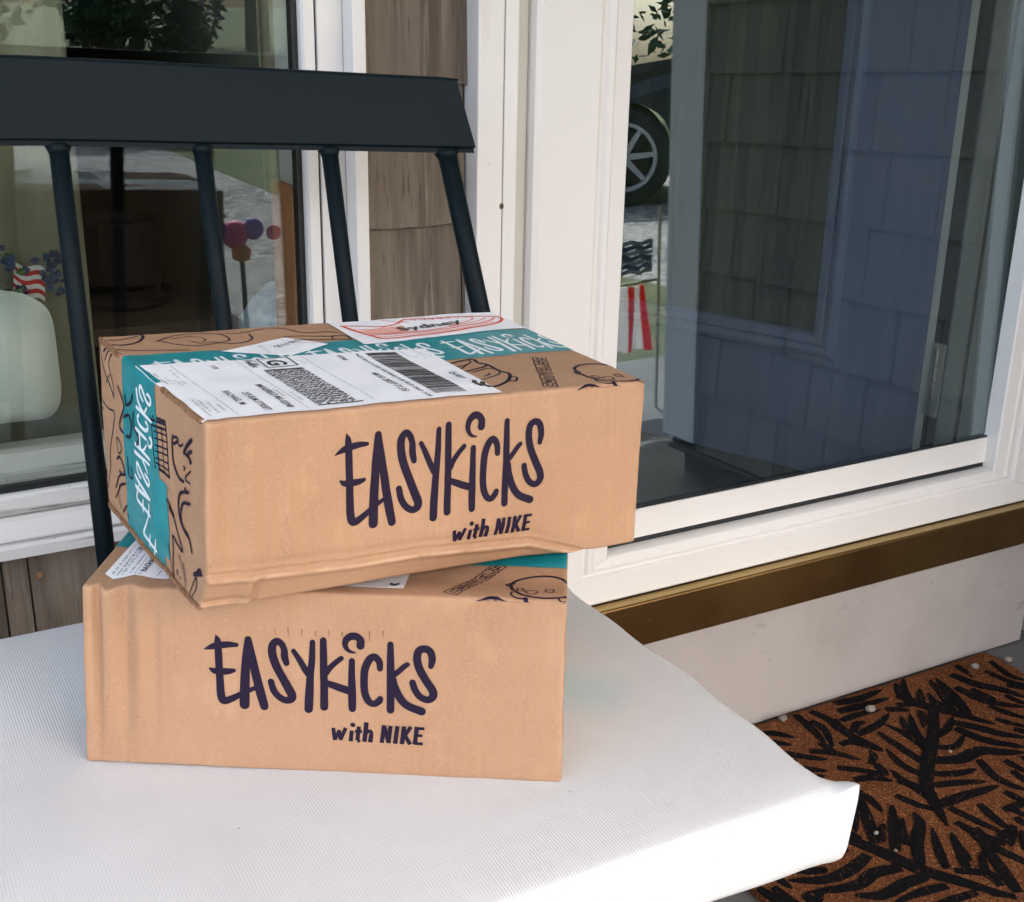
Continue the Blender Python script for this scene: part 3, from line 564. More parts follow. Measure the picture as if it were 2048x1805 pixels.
BEAR=[[[0.8841,0.0824,0.00088],[0.8809,0.1314,0.00088],[0.891,0.183,0.00088],[0.9191,0.2188,0.00088],[0.9551,0.2332,0.00088],[0.9842,0.2208,0.00088],[0.9998,0.1908,0.00088]],[[0.8841,0.0824,0.00075],[0.8991,0.0423,0.00075],[0.9226,0.0211,0.00075],[0.9571,0.0139,0.00075],[0.9869,0.0218,0.00075],[0.9984,0.0341,0.00075]],[[0.8832,0.1151,0.00068],[0.8741,0.1207,0.00068],[0.8726,0.1388,0.00068],[0.8822,0.1533,0.00068],[0.8895,0.1474,0.00068]],[[0.8941,0.0957,0.00034],[0.9072,0.0972,0.00034]],[[0.9072,0.0972,0.00034],[0.9092,0.0674,0.00034]],[[0.9092,0.0674,0.00034],[0.8962,0.0644,0.00034]],[[0.8962,0.0644,0.00034],[0.8941,0.0957,0.00034]],[[0.9545,0.0934,0.00034],[0.9709,0.0985,0.00034]],[[0.9709,0.0985,0.00034],[0.9701,0.0644,0.00034]],[[0.9701,0.0644,0.00034],[0.9539,0.0658,0.00034]],[[0.9539,0.0658,0.00034],[0.9545,0.0934,0.00034]],[[0.9126,0.0613,0.00034],[0.9193,0.0749,0.00034],[0.9309,0.0762,0.00034],[0.9376,0.0641,0.00034],[0.9314,0.0426,0.00034],[0.9199,0.0398,0.00034],[0.9126,0.0613,0.00034]],[[0.885,0.0503,0.00048],[0.8832,0.0302,0.00048],[0.893,0.0077,0.00048],[0.9114,0.0042,0.00048]],[[0.9137,0.006,0.00109],[0.9162,-0.0293,0.00109],[0.925,-0.0497,0.00109]],[[0.98,0.0171,0.00041],[0.987,-0.0016,0.00041],[0.9984,-0.0003,0.00041]],[[0.8157,-0.0493,0.00088],[0.8206,-0.0165,0.00088],[0.8403,0.0043,0.00088],[0.8612,-0.0028,0.00088],[0.8775,-0.0411,0.00088]],[[0.821,-0.0273,0.00041],[0.8317,-0.0091,0.00041],[0.8429,-0.0016,0.00041],[0.8546,-0.0097,0.00041],[0.8461,-0.0276,0.00041],[0.8324,-0.026,0.00041],[0.8219,-0.0471,0.00041]],[[0.8546,-0.0097,0.00041],[0.8662,-0.0147,0.00041],[0.8646,-0.0349,0.00041],[0.8555,-0.0358,0.00041],[0.8466,-0.0276,0.00041]],[[0.8393,-0.0268,0.00054],[0.8355,-0.0472,0.00054]],[[0.8578,-0.0356,0.00054],[0.8626,-0.0458,0.00054]],[[0.886,-0.0554,0.00102],[0.8942,-0.0408,0.00102],[0.9069,-0.0501,0.00102]],[[0.969,-0.0533,0.00068],[0.987,-0.04,0.00068],[0.9972,-0.0159,0.00068]]]
DOTOP=[[[0.0093,1.0246,0.00065],[0.0486,1.001,0.00065],[0.0883,0.9931,0.00065],[0.0909,0.9522,0.00065],[0.0683,0.893,0.00065],[0.0325,0.8636,0.00065],[0.0091,0.8695,0.00065]],[[0.0042,0.9288,0.00043],[0.0351,0.9356,0.00043],[0.085,0.9705,0.00043]],[[0.1094,0.8859,0.0004],[0.1413,0.928,0.0004],[0.1722,0.9496,0.0004],[0.2179,0.9619,0.0004],[0.255,0.9369,0.0004],[0.2655,0.8861,0.0004],[0.259,0.8448,0.0004],[0.2341,0.8273,0.0004],[0.2081,0.8145,0.0004],[0.1749,0.7973,0.0004],[0.1483,0.8198,0.0004],[0.1299,0.8504,0.0004],[0.1102,0.8895,0.0004]],[[0.1418,0.9021,0.00032],[0.1845,0.9186,0.00032],[0.2096,0.9006,0.00032],[0.2115,0.868,0.00032],[0.2003,0.8489,0.00032]],[[0.224,0.8393,0.0004],[0.2493,0.8094,0.0004],[0.2814,0.8061,0.0004],[0.3128,0.843,0.0004],[0.3188,0.8972,0.0004]],[[0.2606,0.9327,0.00036],[0.3093,0.9256,0.00036],[0.3688,0.9562,0.00036]],[[0.1767,0.8585,0.00032],[0.1892,0.83,0.00032],[0.2211,0.8405,0.00032]],[[0.3903,0.9647,0.00036],[0.4186,0.9346,0.00036],[0.4366,0.8751,0.00036],[0.4681,0.8626,0.00036],[0.4957,0.8601,0.00036],[0.5177,0.8388,0.00036]],[[0.3871,0.8414,0.0004],[0.4363,0.8257,0.0004],[0.4915,0.7995,0.0004],[0.5253,0.7942,0.0004],[0.5231,0.7418,0.0004]],[[0.3856,0.8298,0.0004],[0.4051,0.7896,0.0004],[0.4545,0.7696,0.0004],[0.4845,0.7534,0.0004],[0.5209,0.7346,0.0004]],[[0.5,0.8043,0.00032],[0.4872,0.7807,0.00032],[0.4851,0.7531,0.00032]],[[0.0062,0.8107,0.00036],[0.0873,0.7732,0.00036],[0.1481,0.7515,0.00036]],[[0.6391,0.3705,0.00072],[0.7098,0.3993,0.00072],[0.7079,0.3545,0.00072],[0.7205,0.3236,0.00072],[0.7192,0.2432,0.00072],[0.7259,0.1987,0.00072],[0.6964,0.1324,0.00072],[0.6606,0.0945,0.00072],[0.6379,0.0871,0.00072]],[[0.7205,0.3236,0.00058],[0.7016,0.2988,0.00058],[0.6554,0.2751,0.00058],[0.6385,0.2693,0.00058]],[[0.7176,0.1781,0.00043],[0.7239,0.1475,0.00043],[0.7058,0.1154,0.00043],[0.6927,0.125,0.00043]],[[0.6531,0.2497,0.00036],[0.701,0.278,0.00036],[0.718,0.259,0.00036],[0.7066,0.2111,0.00036],[0.6787,0.1825,0.00036],[0.6369,0.1592,0.00036]],[[0.6413,0.2965,0.00036],[0.6917,0.3615,0.00036],[0.6981,0.3884,0.00036]],[[0.6612,0.194,0.00036],[0.6829,0.2122,0.00036],[0.6813,0.2223,0.00036]],[[0.6726,0.3405,0.00032],[0.6441,0.3239,0.00032]]]
DOLEFT=[[[0.9723,0.9882,0.00047],[0.9691,0.9413,0.00047],[0.9328,0.8423,0.00047],[0.8879,0.7875,0.00047],[0.8338,0.7206,0.00047]],[[0.8338,0.7206,0.00036],[0.8383,0.7984,0.00036],[0.8737,0.879,0.00036],[0.8592,0.9355,0.00036],[0.8271,0.9735,0.00036]],[[0.9262,0.9416,0.00054],[0.8875,0.9796,0.00054],[0.8592,0.9826,0.00054]],[[0.9148,0.8955,0.00036],[0.8785,0.961,0.00036],[0.834,0.99,0.00036]],[[0.9128,0.7706,0.00032],[0.871,0.8349,0.00032]],[[0.962,0.9781,0.00036],[0.8999,1.0164,0.00036]],[[1.0049,0.6462,0.00036],[0.9465,0.6381,0.00036],[0.8894,0.6302,0.00036],[0.8267,0.6346,0.00036],[0.8635,0.5072,0.00036],[0.9043,0.3829,0.00036],[0.9232,0.2612,0.00036],[0.9754,0.1036,0.00036]],[[0.9994,0.5948,0.00029],[0.9578,0.594,0.00029]],[[0.453,0.8098,0.00058],[0.3333,0.8353,0.00058]],[[0.3333,0.8353,0.00054],[0.294,0.5632,0.00054]],[[0.294,0.5632,0.00065],[0.4184,0.5492,0.00065]],[[0.4184,0.5492,0.00043],[0.453,0.8098,0.00043]],[[0.4477,0.7923,0.00058],[0.3317,0.8197,0.00058]],[[0.4405,0.7643,0.0005],[0.3271,0.7938,0.0005]],[[0.4313,0.7372,0.00032],[0.3243,0.7668,0.00032]],[[0.4244,0.7036,0.00032],[0.3193,0.7332,0.00032]],[[0.4194,0.6688,0.00032],[0.3152,0.6989,0.00032]],[[0.4159,0.6385,0.00032],[0.3108,0.6689,0.00032]],[[0.4148,0.6013,0.00032],[0.3042,0.6315,0.00032]],[[0.4148,0.5741,0.00032],[0.2991,0.5974,0.00032]],[[0.4088,0.7804,0.00032],[0.3874,0.5545,0.00032]],[[0.3719,0.7888,0.00032],[0.3415,0.5594,0.00032]],[[0.2618,0.7997,0.00068],[0.2661,0.7515,0.00068],[0.2595,0.6829,0.00068],[0.2362,0.639,0.00068],[0.2037,0.6112,0.00068],[0.1685,0.6156,0.00068]],[[0.2576,0.7978,0.00058],[0.2233,0.8089,0.00058],[0.2199,0.7941,0.00058],[0.2509,0.7648,0.00058]],[[0.2216,0.7932,0.00043],[0.204,0.7774,0.00043],[0.1741,0.8011,0.00043]],[[0.0997,0.8631,0.00086],[0.1458,0.8015,0.00086],[0.1677,0.762,0.00086]],[[0.1019,0.8058,0.00072],[0.1308,0.7749,0.00072],[0.108,0.7479,0.00072]],[[0.1553,0.7663,0.00058],[0.1235,0.7591,0.00058],[0.1123,0.7406,0.00058]],[[0.1709,0.692,0.00032],[0.1545,0.6912,0.00032],[0.1676,0.6735,0.00032]],[[0.1098,0.702,0.00036],[0.1526,0.6414,0.00036],[0.1123,0.6374,0.00036]],[[0.8203,0.4883,0.00036],[0.7967,0.5008,0.00036],[0.769,0.4803,0.00036],[0.7739,0.4333,0.00036],[0.8054,0.4189,0.00036],[0.8203,0.4883,0.00036]],[[0.8282,0.3642,0.00058],[0.7909,0.397,0.00058],[0.7557,0.3631,0.00058],[0.7556,0.309,0.00058],[0.8124,0.3003,0.00058]],[[0.8666,0.1693,0.0005],[0.8286,0.254,0.0005],[0.773,0.3019,0.0005],[0.7381,0.3193,0.0005]],[[0.3598,0.4087,0.0005],[0.3183,0.4181,0.0005],[0.2927,0.3959,0.0005],[0.2676,0.3682,0.0005],[0.2364,0.2898,0.0005],[0.205,0.2172,0.0005],[0.2499,0.2304,0.0005],[0.2919,0.2475,0.0005],[0.2886,0.1751,0.0005],[0.2906,0.0179,0.0005]],[[0.3063,0.3927,0.00108],[0.2717,0.3738,0.00108]],[[0.1222,0.5875,0.00065],[0.1856,0.5487,0.00065],[0.2127,0.5109,0.00065],[0.2221,0.441,0.00065],[0.206,0.3813,0.00065],[0.1735,0.3489,0.00065],[0.1363,0.3364,0.00065],[0.1248,0.312,0.00065],[0.1138,0.2754,0.00065]],[[0.1164,0.5292,0.00065],[0.1709,0.5027,0.00065],[0.1954,0.4633,0.00065],[0.2047,0.4091,0.00065],[0.1856,0.3624,0.00065],[0.1399,0.3501,0.00065]],[[0.1391,0.572,0.00058],[0.1548,0.5883,0.00058]],[[0.0928,0.1705,0.00122],[0.0674,0.196,0.00122],[0.045,0.2138,0.00122]],[[0.0767,0.1617,0.0004],[0.0953,0.0976,0.0004],[0.1148,0.0206,0.0004]],[[0.0767,0.1617,0.0004],[0.0618,0.1179,0.0004],[0.0691,0.0678,0.0004],[0.0841,0.0138,0.0004]],[[0.3456,0.1868,0.00032],[0.3178,0.1084,0.00032],[0.2938,0.0096,0.00032]],[[0.2373,0.1831,0.00029],[0.1928,0.1025,0.00029],[0.1732,0.0548,0.00029],[0.1797,0.004,0.00029]],[[0.199,0.1601,0.00029],[0.1636,0.0792,0.00029]],[[0.2511,0.082,0.0005],[0.2495,0.0602,0.0005]],[[0.2227,0.063,0.00043],[0.2194,0.0586,0.00043]],[[0.8741,0.1012,0.00036],[0.8393,0.1541,0.00036],[0.832,0.1147,0.00036],[0.8131,0.0762,0.00036]],[[0.8386,0.1608,0.00058],[0.81,0.2154,0.00058],[0.7494,0.2608,0.00058]],[[0.7854,0.0687,0.00043],[0.7397,0.1352,0.00043]],[[0.7389,0.0861,0.00036],[0.7244,0.0644,0.00036]]]
TAPEMARK=[[[0.7739,0.8162,0.00065],[0.7456,0.7789,0.00065],[0.7192,0.7241,0.00065],[0.7525,0.6398,0.00065],[0.7656,0.5871,0.00065],[0.7293,0.5712,0.00065]],[[0.7017,0.7938,0.00079],[0.6959,0.7466,0.00079],[0.6348,0.7924,0.00079],[0.61,0.842,0.00079]],[[0.7196,0.6676,0.00079],[0.6636,0.7038,0.00079],[0.6321,0.6555,0.00079],[0.6538,0.588,0.00079],[0.6974,0.5707,0.00079]],[[0.6082,0.7505,0.00065],[0.6096,0.6781,0.00065],[0.558,0.6385,0.00065],[0.5744,0.5852,0.00065]],[[0.6985,0.4485,0.00058],[0.6979,0.3428,0.00058],[0.6547,0.3505,0.00058],[0.6596,0.4121,0.00058]]]
MAT=[[[1.4525,1.1863],[1.395,1.1337],[1.3393,1.0904],[1.2911,1.0476],[1.2737,1.0221],[1.2617,0.999],[1.2428,0.9643]],[[1.3689,1.1202],[1.381,1.1559],[1.4113,1.1969]],[[1.3591,1.1156],[1.3628,1.1578],[1.3547,1.1949]],[[1.3292,1.0886],[1.3279,1.1366],[1.3289,1.1839]],[[1.3035,1.0655],[1.2962,1.0988],[1.3055,1.1419]],[[1.2807,1.0377],[1.2688,1.0658],[1.2709,1.0991]],[[1.2694,1.018],[1.2697,1.0543],[1.258,1.0736]],[[1.3769,1.1406],[1.3768,1.1682],[1.3932,1.1984]],[[1.3994,1.1314],[1.435,1.1407],[1.4668,1.1604]],[[1.3775,1.1109],[1.4051,1.099],[1.4419,1.1144]],[[1.3477,1.086],[1.3843,1.0708],[1.4273,1.0731],[1.455,1.0554],[1.4849,1.0384]],[[1.32,1.0614],[1.3512,1.0466],[1.3859,1.0408]],[[1.2998,1.0408],[1.3372,1.028],[1.3734,1.0122]],[[1.2693,1.0033],[1.3155,1.0024],[1.3814,0.9962]],[[1.1016,1.0051],[1.1208,0.963],[1.1407,0.9125],[1.1738,0.8636],[1.2059,0.8161]],[[1.1278,0.9818],[1.1592,1.0321],[1.19,1.0828]],[[1.1392,0.9571],[1.1751,0.9958],[1.2101,1.0342]],[[1.1486,0.9228],[1.1772,0.956],[1.2125,0.9842],[1.2226,1.0071]],[[1.1727,0.8994],[1.191,0.93],[1.2203,0.9702]],[[1.1889,0.8784],[1.2155,0.9171],[1.2355,0.9505]],[[1.2076,0.8423],[1.2145,0.8738],[1.2406,0.9021]],[[1.2176,0.8234],[1.2396,0.8751],[1.2583,0.9231]],[[1.1379,0.9804],[1.151,0.9966],[1.1687,1.0071]],[[1.1003,0.9682],[1.0621,0.9574],[1.0175,0.9561],[0.973,0.9777]],[[1.1204,0.9286],[1.081,0.9368],[1.0414,0.9297],[0.9787,0.9483]],[[1.1367,0.9005],[1.1025,0.9028],[1.0587,0.9002],[1.0284,0.9161]],[[1.1461,0.8747],[1.1079,0.8811],[1.0631,0.8828]],[[1.1708,0.848],[1.1333,0.8526],[1.104,0.8563]],[[0.9468,0.976],[0.9488,0.9496],[0.956,0.9343]],[[0.9727,0.9488],[0.9735,0.925]],[[1.3225,1.2939],[1.2923,1.2427],[1.2833,1.2014],[1.2995,1.1441]],[[1.3277,1.2775],[1.3718,1.2701],[1.426,1.274]],[[1.3154,1.257],[1.3614,1.252],[1.4181,1.2501]],[[1.3002,1.2334],[1.338,1.2347],[1.38,1.229]],[[1.2953,1.2003],[1.3159,1.215],[1.3321,1.2128]],[[1.2971,1.1918],[1.3431,1.1984],[1.3837,1.2138]],[[1.2476,1.2973],[1.2771,1.2768],[1.2846,1.2415],[1.2749,1.2133]],[[1.226,1.2873],[1.21,1.2519]],[[1.2482,1.2811],[1.242,1.2303],[1.2329,1.1955]],[[1.2579,1.2552],[1.2594,1.2264],[1.2376,1.1834]],[[1.2856,1.2938],[1.2999,1.2746]],[[1.2518,1.1833],[1.2736,1.1808],[1.2892,1.1567],[1.2975,1.1404]],[[1.1982,1.1918],[1.2287,1.1703],[1.2509,1.1385]],[[1.2279,1.2005],[1.2295,1.1661]],[[1.2048,1.1394],[1.2287,1.1202],[1.2478,1.1012],[1.261,1.0907]],[[1.2063,1.1049],[1.2355,1.095],[1.2534,1.0769]],[[1.262,1.1189],[1.2598,1.0927]],[[1.2557,1.1222],[1.2754,1.1376],[1.2808,1.1514]],[[1.4391,1.2872],[1.4375,1.2485],[1.45,1.2091],[1.4718,1.1764],[1.5101,1.1136]],[[1.4417,1.2491],[1.4622,1.2782]],[[1.4442,1.2273],[1.4599,1.2566],[1.4856,1.2836]],[[1.4529,1.2119],[1.4841,1.247],[1.5082,1.2897]],[[1.4648,1.1896],[1.4874,1.2312],[1.5243,1.2874]],[[1.4764,1.1676],[1.503,1.212],[1.521,1.2596]],[[1.4887,1.1465],[1.5138,1.1953],[1.5345,1.2585]],[[1.4145,1.2274],[1.4529,1.2119]],[[1.48,1.2073],[1.4757,1.1637]],[[1.6372,1.2905],[1.6298,1.2392],[1.6381,1.1966],[1.6549,1.1752]],[[1.5683,1.2571],[1.5813,1.213],[1.6044,1.184],[1.62,1.1462]],[[1.5429,1.2236],[1.5528,1.1714],[1.5956,1.1259]],[[1.6015,1.2761],[1.5936,1.234]],[[1.6647,1.2579],[1.6544,1.2105],[1.6665,1.1849]],[[1.5444,1.1561],[1.5559,1.1266],[1.568,1.1029]],[[1.4548,1.1494],[1.4771,1.1204],[1.4958,1.0905],[1.5227,1.0652]],[[1.445,1.134],[1.4595,1.0894],[1.4998,1.0461]],[[1.4092,1.0564],[1.3959,1.0188],[1.3993,0.9904],[1.4093,0.9708]],[[1.4422,1.037],[1.4454,1.0008]],[[1.3776,0.9817],[1.3841,0.9498]],[[1.2317,1.0491],[1.2434,1.0169],[1.2602,0.9948]],[[1.2771,0.9918],[1.2878,0.952],[1.2982,0.9177]],[[1.2591,0.9638],[1.2684,0.9267],[1.2902,0.895]],[[1.3218,0.9781],[1.3133,0.9387],[1.3147,0.9091]],[[1.3538,0.953],[1.3566,0.927]],[[1.3438,0.9337],[1.3389,0.9122]],[[1.1903,1.0848],[1.1917,1.0564],[1.1864,1.028]],[[1.165,1.0661],[1.1445,1.0397],[1.1212,1.0122]],[[1.3237,0.9221],[1.2851,0.8919]],[[1.3248,0.9057],[1.293,0.8765]]]
CW, CD, CH = .345, .231, .1357
class Carton:
    def __init__(s, corners, dents, r):
        s.c = {k: Vector(p) for k, p in corners.items()}; s.dents = dents; s.r = r
    def tri(s, x, y, z):
        u, v_, t = x / CW, y / CD, z / CH; c = s.c
        lerp = lambda a, b_, k: a + (b_ - a) * k
        return lerp(lerp(lerp(c['FBL'], c['FBR'], u), lerp(c['BBL'], c['BBR'], u), v_), lerp(lerp(c['FTL'], c['FTR'], u), lerp(c['BTL'], c['BTR'], u), v_), t)
    def surf(s, p, off=0.0, r=None):
        p = Vector(p); r = r or s.r
        q = Vector((min(max(p.x, r), CW - r), min(max(p.y, r), CD - r), min(max(p.z, r), CH - r))); d = p - q
        nrm = d.normalized() if d.length > 1e-9 else Vector((0, 0, 1))
        d0 = s.dents(p)
        return s.tri(*(q + nrm * (r + off) + d0))
def noise1(x, seed): return math.sin(x * 1.7 + seed) * .5 + math.sin(x * 3.9 + seed * 2.3) * .3 + math.sin(x * 8.3 + seed * 1.1) * .2
def dent_low(p):
    x, y, z = p; d = Vector((0, 0, 0)); fr = math.exp(-(y / .03) ** 2); tp = math.exp(-((CH - z) / .03) ** 2)
    u = x / CW
    # upright buckles near the left corner of the front
    fold = lambda c_, w_: max(0.0, 1 - abs(u - c_) / w_)
    bk = -.0052 * fold(.030, .013) + .0012 * fold(.052, .014) - .0046 * fold(.088, .022) + .0014 * fold(.120, .016) - .0020 * fold(.150, .014)
    d.y += -bk * fr * sstep(-.02, .09, z) * 1.0
    d.z += (noise1(u * 22, 2) * .0008 - .002 * math.exp(-((u - .05) / .02) ** 2) + .0015 * math.exp(-((u - .11) / .02) ** 2) - .0018 * math.exp(-((u - .15) / .02) ** 2)) * tp * math.exp(-(max(0, u - .05) / .16) ** 2)
    # lid sags under the upper carton
    d.z += -.006 * tp * sstep(.004, .05, y) * sstep(.12, .4, u)
    d.y += (noise1(x * 30, 5) + noise1(z * 45, 1)) * .0004 * fr
    d.x += (-.0007 * noise1(z * 25, 4) - .0006 * noise1(y * 20, 1)) * math.exp(-((CW - x) / .01) ** 2) + .0003 * noise1(z * 24, 7) * math.exp(-(x / .012) ** 2)
    d.z += .0004 * noise1(x * 22, 3) * tp
    return d
def dent_up(p):
    x, y, z = p; d = Vector((0, 0, 0)); fr = math.exp(-(y / .03) ** 2); u = x / CW; v_ = z / CH
    vc = float(np.interp(u, [0, .03, .29, .456, .71, .78, .9, 1], [.222, .216, .180, .178, .132, .074, -.03, -.05]))     # crease height
    below = max(0, vc - v_)
    d.y += fr * (below * CH * .50 + .0036 * max(0, 1 - abs(v_ - vc) / .020) * (1 - sstep(.82, .93, u)) - .0024 * math.exp(-((v_ - vc + .035) / .02) ** 2) * (1 - sstep(.80, .92, u)) + .0016 * math.exp(-((v_ - vc - .04) / .03) ** 2) * (1 - sstep(.7, .88, u)))
    # flattened left corner
    d.y += fr * .0022 * math.exp(-((u - .045) / .02) ** 2) * sstep(.2, .4, v_) - fr * .0014 * math.exp(-((u - .085) / .02) ** 2)
    d.y += fr * (.0030 * math.exp(-((u - .105) / .006) ** 2) - .0018 * math.exp(-((u - .085) / .012) ** 2)) * (1 - sstep(.12, .2, v_)) + fr * .003 * math.exp(-((v_ - .04) / .02) ** 2) * (1 - sstep(.05, .12, u))
    lf = math.exp(-(x / .02) ** 2)
    d.x += lf * (.0007 * noise1(z * 22, 2) + .0012 * noise1(y * 20, 6))
    tp = math.exp(-((CH - z) / .03) ** 2)
    d.z += tp * (noise1(u * 9, 1) * .0006 + noise1(y * 18, 2) * .0006) - tp * fr * .0012 * math.exp(-((u - .03) / .03) ** 2)
    d.y += (noise1(x * 30, 2) + noise1(z * 45, 4)) * .0004 * fr
    d.x += .0005 * noise1(z * 26, 1) * math.exp(-((CW - x) / .01) ** 2)
    return d
UP = Carton(dict(FBL=(0.1872, 0.7226, 0.6915), FBR=(0.5315, 0.7398, 0.6704), FTL=(0.1932, 0.7218, 0.8237), FTR=(0.5348, 0.7416, 0.8016), BTL=(0.1783, 0.9531, 0.8243), BTR=(0.5252, 0.9713, 0.805), BBL=(0.1744, 0.9532, 0.6919), BBR=(0.5186, 0.9705, 0.6704)), dent_up, .0030)
LO = Carton(dict(FBL=(0.1213, 0.8417, 0.535), FBR=(0.4181, 0.6562, 0.535), FTL=(0.1313, 0.8415, 0.6762), FTR=(0.4226, 0.6633, 0.6778), BTL=(0.2517, 1.0387, 0.6726), BTR=(0.543, 0.8604, 0.6741), BBL=(0.2414, 1.0362, 0.535), BBR=(0.5393, 0.8546, 0.535)), dent_low, .0024)
def carton_body(C, root):
    r = C.r; ex = [r * .25, r * .5, r, r * 2, .012]
    def lin(a_, n): return sorted(set([0, a_] + [a_ * i / n for i in range(n + 1)] + ex + [a_ - e for e in ex]))
    X, Y, Z = lin(CW, 90), lin(CD, 46), lin(CH, 40)
    def fine(a_, n): return [0, r * .25, r * .5] + [a_ * i / n for i in range(1, n) if r <= a_ * i / n <= a_ - r] + [a_ - r * .5, a_ - r * .25, a_]
    X, Z = fine(CW, 210), fine(CH, 84); idx = {}; b = MB()
    def vert(p):
        key = tuple(round(c, 6) for c in p)
        if key not in idx: idx[key] = len(b.v); b.v.append(tuple(C.surf(p)))
        return idx[key]
    def face(A, B_, mk):
        for i in range(len(A) - 1):
            for j in range(len(B_) - 1):
                b.f.append(tuple(vert(mk(a_, c_)) for a_, c_ in ((A[i], B_[j]), (A[i + 1], B_[j]), (A[i + 1], B_[j + 1]), (A[i], B_[j + 1])))); b.mi.append(0)
    face(X, Y, lambda a_, c_: (a_, c_, CH)); face(X, Y, lambda a_, c_: (a_, c_, 0)); face(X, Z, lambda a_, c_: (a_, 0, c_)); face(X, Z, lambda a_, c_: (a_, CD, c_)); face(Y, Z, lambda a_, c_: (0, a_, c_)); face(Y, Z, lambda a_, c_: (CW, a_, c_))
    return b.build('carton', CARD, root, smooth=True)
def ribbon(b, pts, mapper, off, cap=True, n=5, mi=0):
    """brush stroke: pts of (u, v, halfwidth in metres); mapper(u,v) gives flat face metres, lift maps to the carton"""
    fl, lift = mapper
    P = [(*fl(p[0], p[1]), p[2]) for p in pts]
    P = smooth_line(P, n)
    P = [(float(p[0]), float(p[1]), max(float(p[2]), .00012)) for p in P]
    L_, R_ = [], []
    for i, p in enumerate(P):
        a_ = P[max(i - 1, 0)]; c_ = P[min(i + 1, len(P) - 1)]
        tx, ty = c_[0] - a_[0], c_[1] - a_[1]; l = math.hypot(tx, ty) or 1; tx /= l; ty /= l
        L_.append((p[0] - ty * p[2], p[1] + tx * p[2])); R_.append((p[0] + ty * p[2], p[1] - tx * p[2]))
    out = list(L_)
    vs = [lift(x, y, off) for x, y in L_] + [lift(x, y, off) for x, y in R_]; m_ = len(P)
    fs = [(i, i + 1, m_ + i + 1, m_ + i) for i in range(m_ - 1)]
    b.add(vs, fs, mi)
    if cap:
        for end, nxt in ((0, 1), (m_ - 1, m_ - 2)):
            p = P[end]; q = P[nxt]; ang = math.atan2(p[1] - q[1], p[0] - q[0]); k = 7
            ring = [(p[0] + p[2] * math.cos(ang - math.pi / 2 + math.pi * i / k), p[1] + p[2] * math.sin(ang - math.pi / 2 + math.pi * i / k)) for i in range(k + 1)]
            b.add([lift(x, y, off) for x, y in ring], [tuple(range(k + 1))], mi)
def front(C, vs=1.0, vo=0.0): return (lambda u, v_: (u * CW, (v_ * vs + vo) * CH)), (lambda x, z, o: C.surf((x, 0, z), o))
def top(C): return (lambda u, v_: (u * CW, v_ * CD)), (lambda x, y, o: C.surf((x, y, CH), o))
def left(C): return (lambda u, v_: (u * CD, v_ * CH)), (lambda y, z, o: C.surf((0, y, z), o))
def strokes(name, mat, parent, data, mapper, off=.00025, cap=True, wscale=1):
    b = MB()
    for i, s_ in enumerate(data): ribbon(b, [(p[0], p[1], p[2] * wscale) for p in s_], mapper, off + i * .000012, cap)
    return b.build(name, mat, parent)
def patch(name, mat, parent, poly, mapper, off, n=14, raw=False):
    """flat sticker: polygon (4 corners u,v) as a subdivided sheet with a little thickness"""
    fl, lift = mapper; (A, B_, C_, D_) = [Vector(fl(*p)) if not raw else Vector(p) for p in poly]; b = MB(); vs = []
    for j in range(n + 1):
        for i in range(n + 1):
            s_, t_ = i / n, j / n; p = (A * (1 - s_) + B_ * s_) * (1 - t_) + (D_ * (1 - s_) + C_ * s_) * t_; vs.append(lift(p.x, p.y, off))
    m_ = n + 1
    b.add(vs, [(j * m_ + i, j * m_ + i + 1, (j + 1) * m_ + i + 1, (j + 1) * m_ + i) for j in range(n) for i in range(n)])
    return b.build(name, mat, parent, smooth=True)
# ---- type: outlines of the built-in font turned into strips that follow the carton
_glyphs = {}
def text_mesh(txt, bold=0.0):
    if (txt, bold) in _glyphs: return _glyphs[(txt, bold)]
    cu = bpy.data.curves.new('t', 'FONT'); cu.body = txt; cu.size = 1; cu.resolution_u = 2; cu.offset = bold
    o = bpy.data.objects.new('t', cu); COL.objects.link(o); dg = bpy.context.evaluated_depsgraph_get(); me = o.evaluated_get(dg).to_mesh()
    vs = [(v_.co.x, v_.co.y) for v_ in me.vertices]; fs = [tuple(p.vertices) for p in me.polygons]
    o.evaluated_get(dg).to_mesh_clear(); bpy.data.objects.remove(o); bpy.data.curves.remove(cu)
    _glyphs[(txt, bold)] = (vs, fs); return vs, fs
def type_on(b, txt, mapper, origin, across, upv, size, off, bold=.0, shear=0, squash=1, fit=None):
    """origin u,v metres on the face; across/upv: unit 2-D directions"""
    vs, fs = text_mesh(txt, bold); lift = mapper[1]; k = size
    wdt = max((x for x, y in vs), default=1) or 1
    sx = (fit / wdt) if fit else k * squash
    b.add([lift(origin[0] + across[0] * (x * sx + y * k * shear) + upv[0] * y * k, origin[1] + across[1] * (x * sx + y * k * shear) + upv[1] * y * k, off) for x, y in vs], fs)

# letters of the brand print are reused on the tape: unit square from the traced strokes
lu0, lu1 = .255, .735; lv0, lv1 = .37, .80
def logo_on(b, mapper, org, across, upv, wid, hgt, off, wsc, upto=None):
    fl, lift = mapper; ident = (lambda u, v_: (u, v_)), lift
    for i, s_ in enumerate(LOGO[:upto]):
        pts = []
        for u, v_, hw in s_:
            a_ = (u - lu0) / (lu1 - lu0) * wid; c_ = (v_ - lv0) / (lv1 - lv0) * hgt
            pts.append((org[0] + across[0] * a_ + upv[0] * c_, org[1] + across[1] * a_ + upv[1] * c_, hw * wsc))
        ribbon(b, pts, ident, off + i * .000008, True, 3)

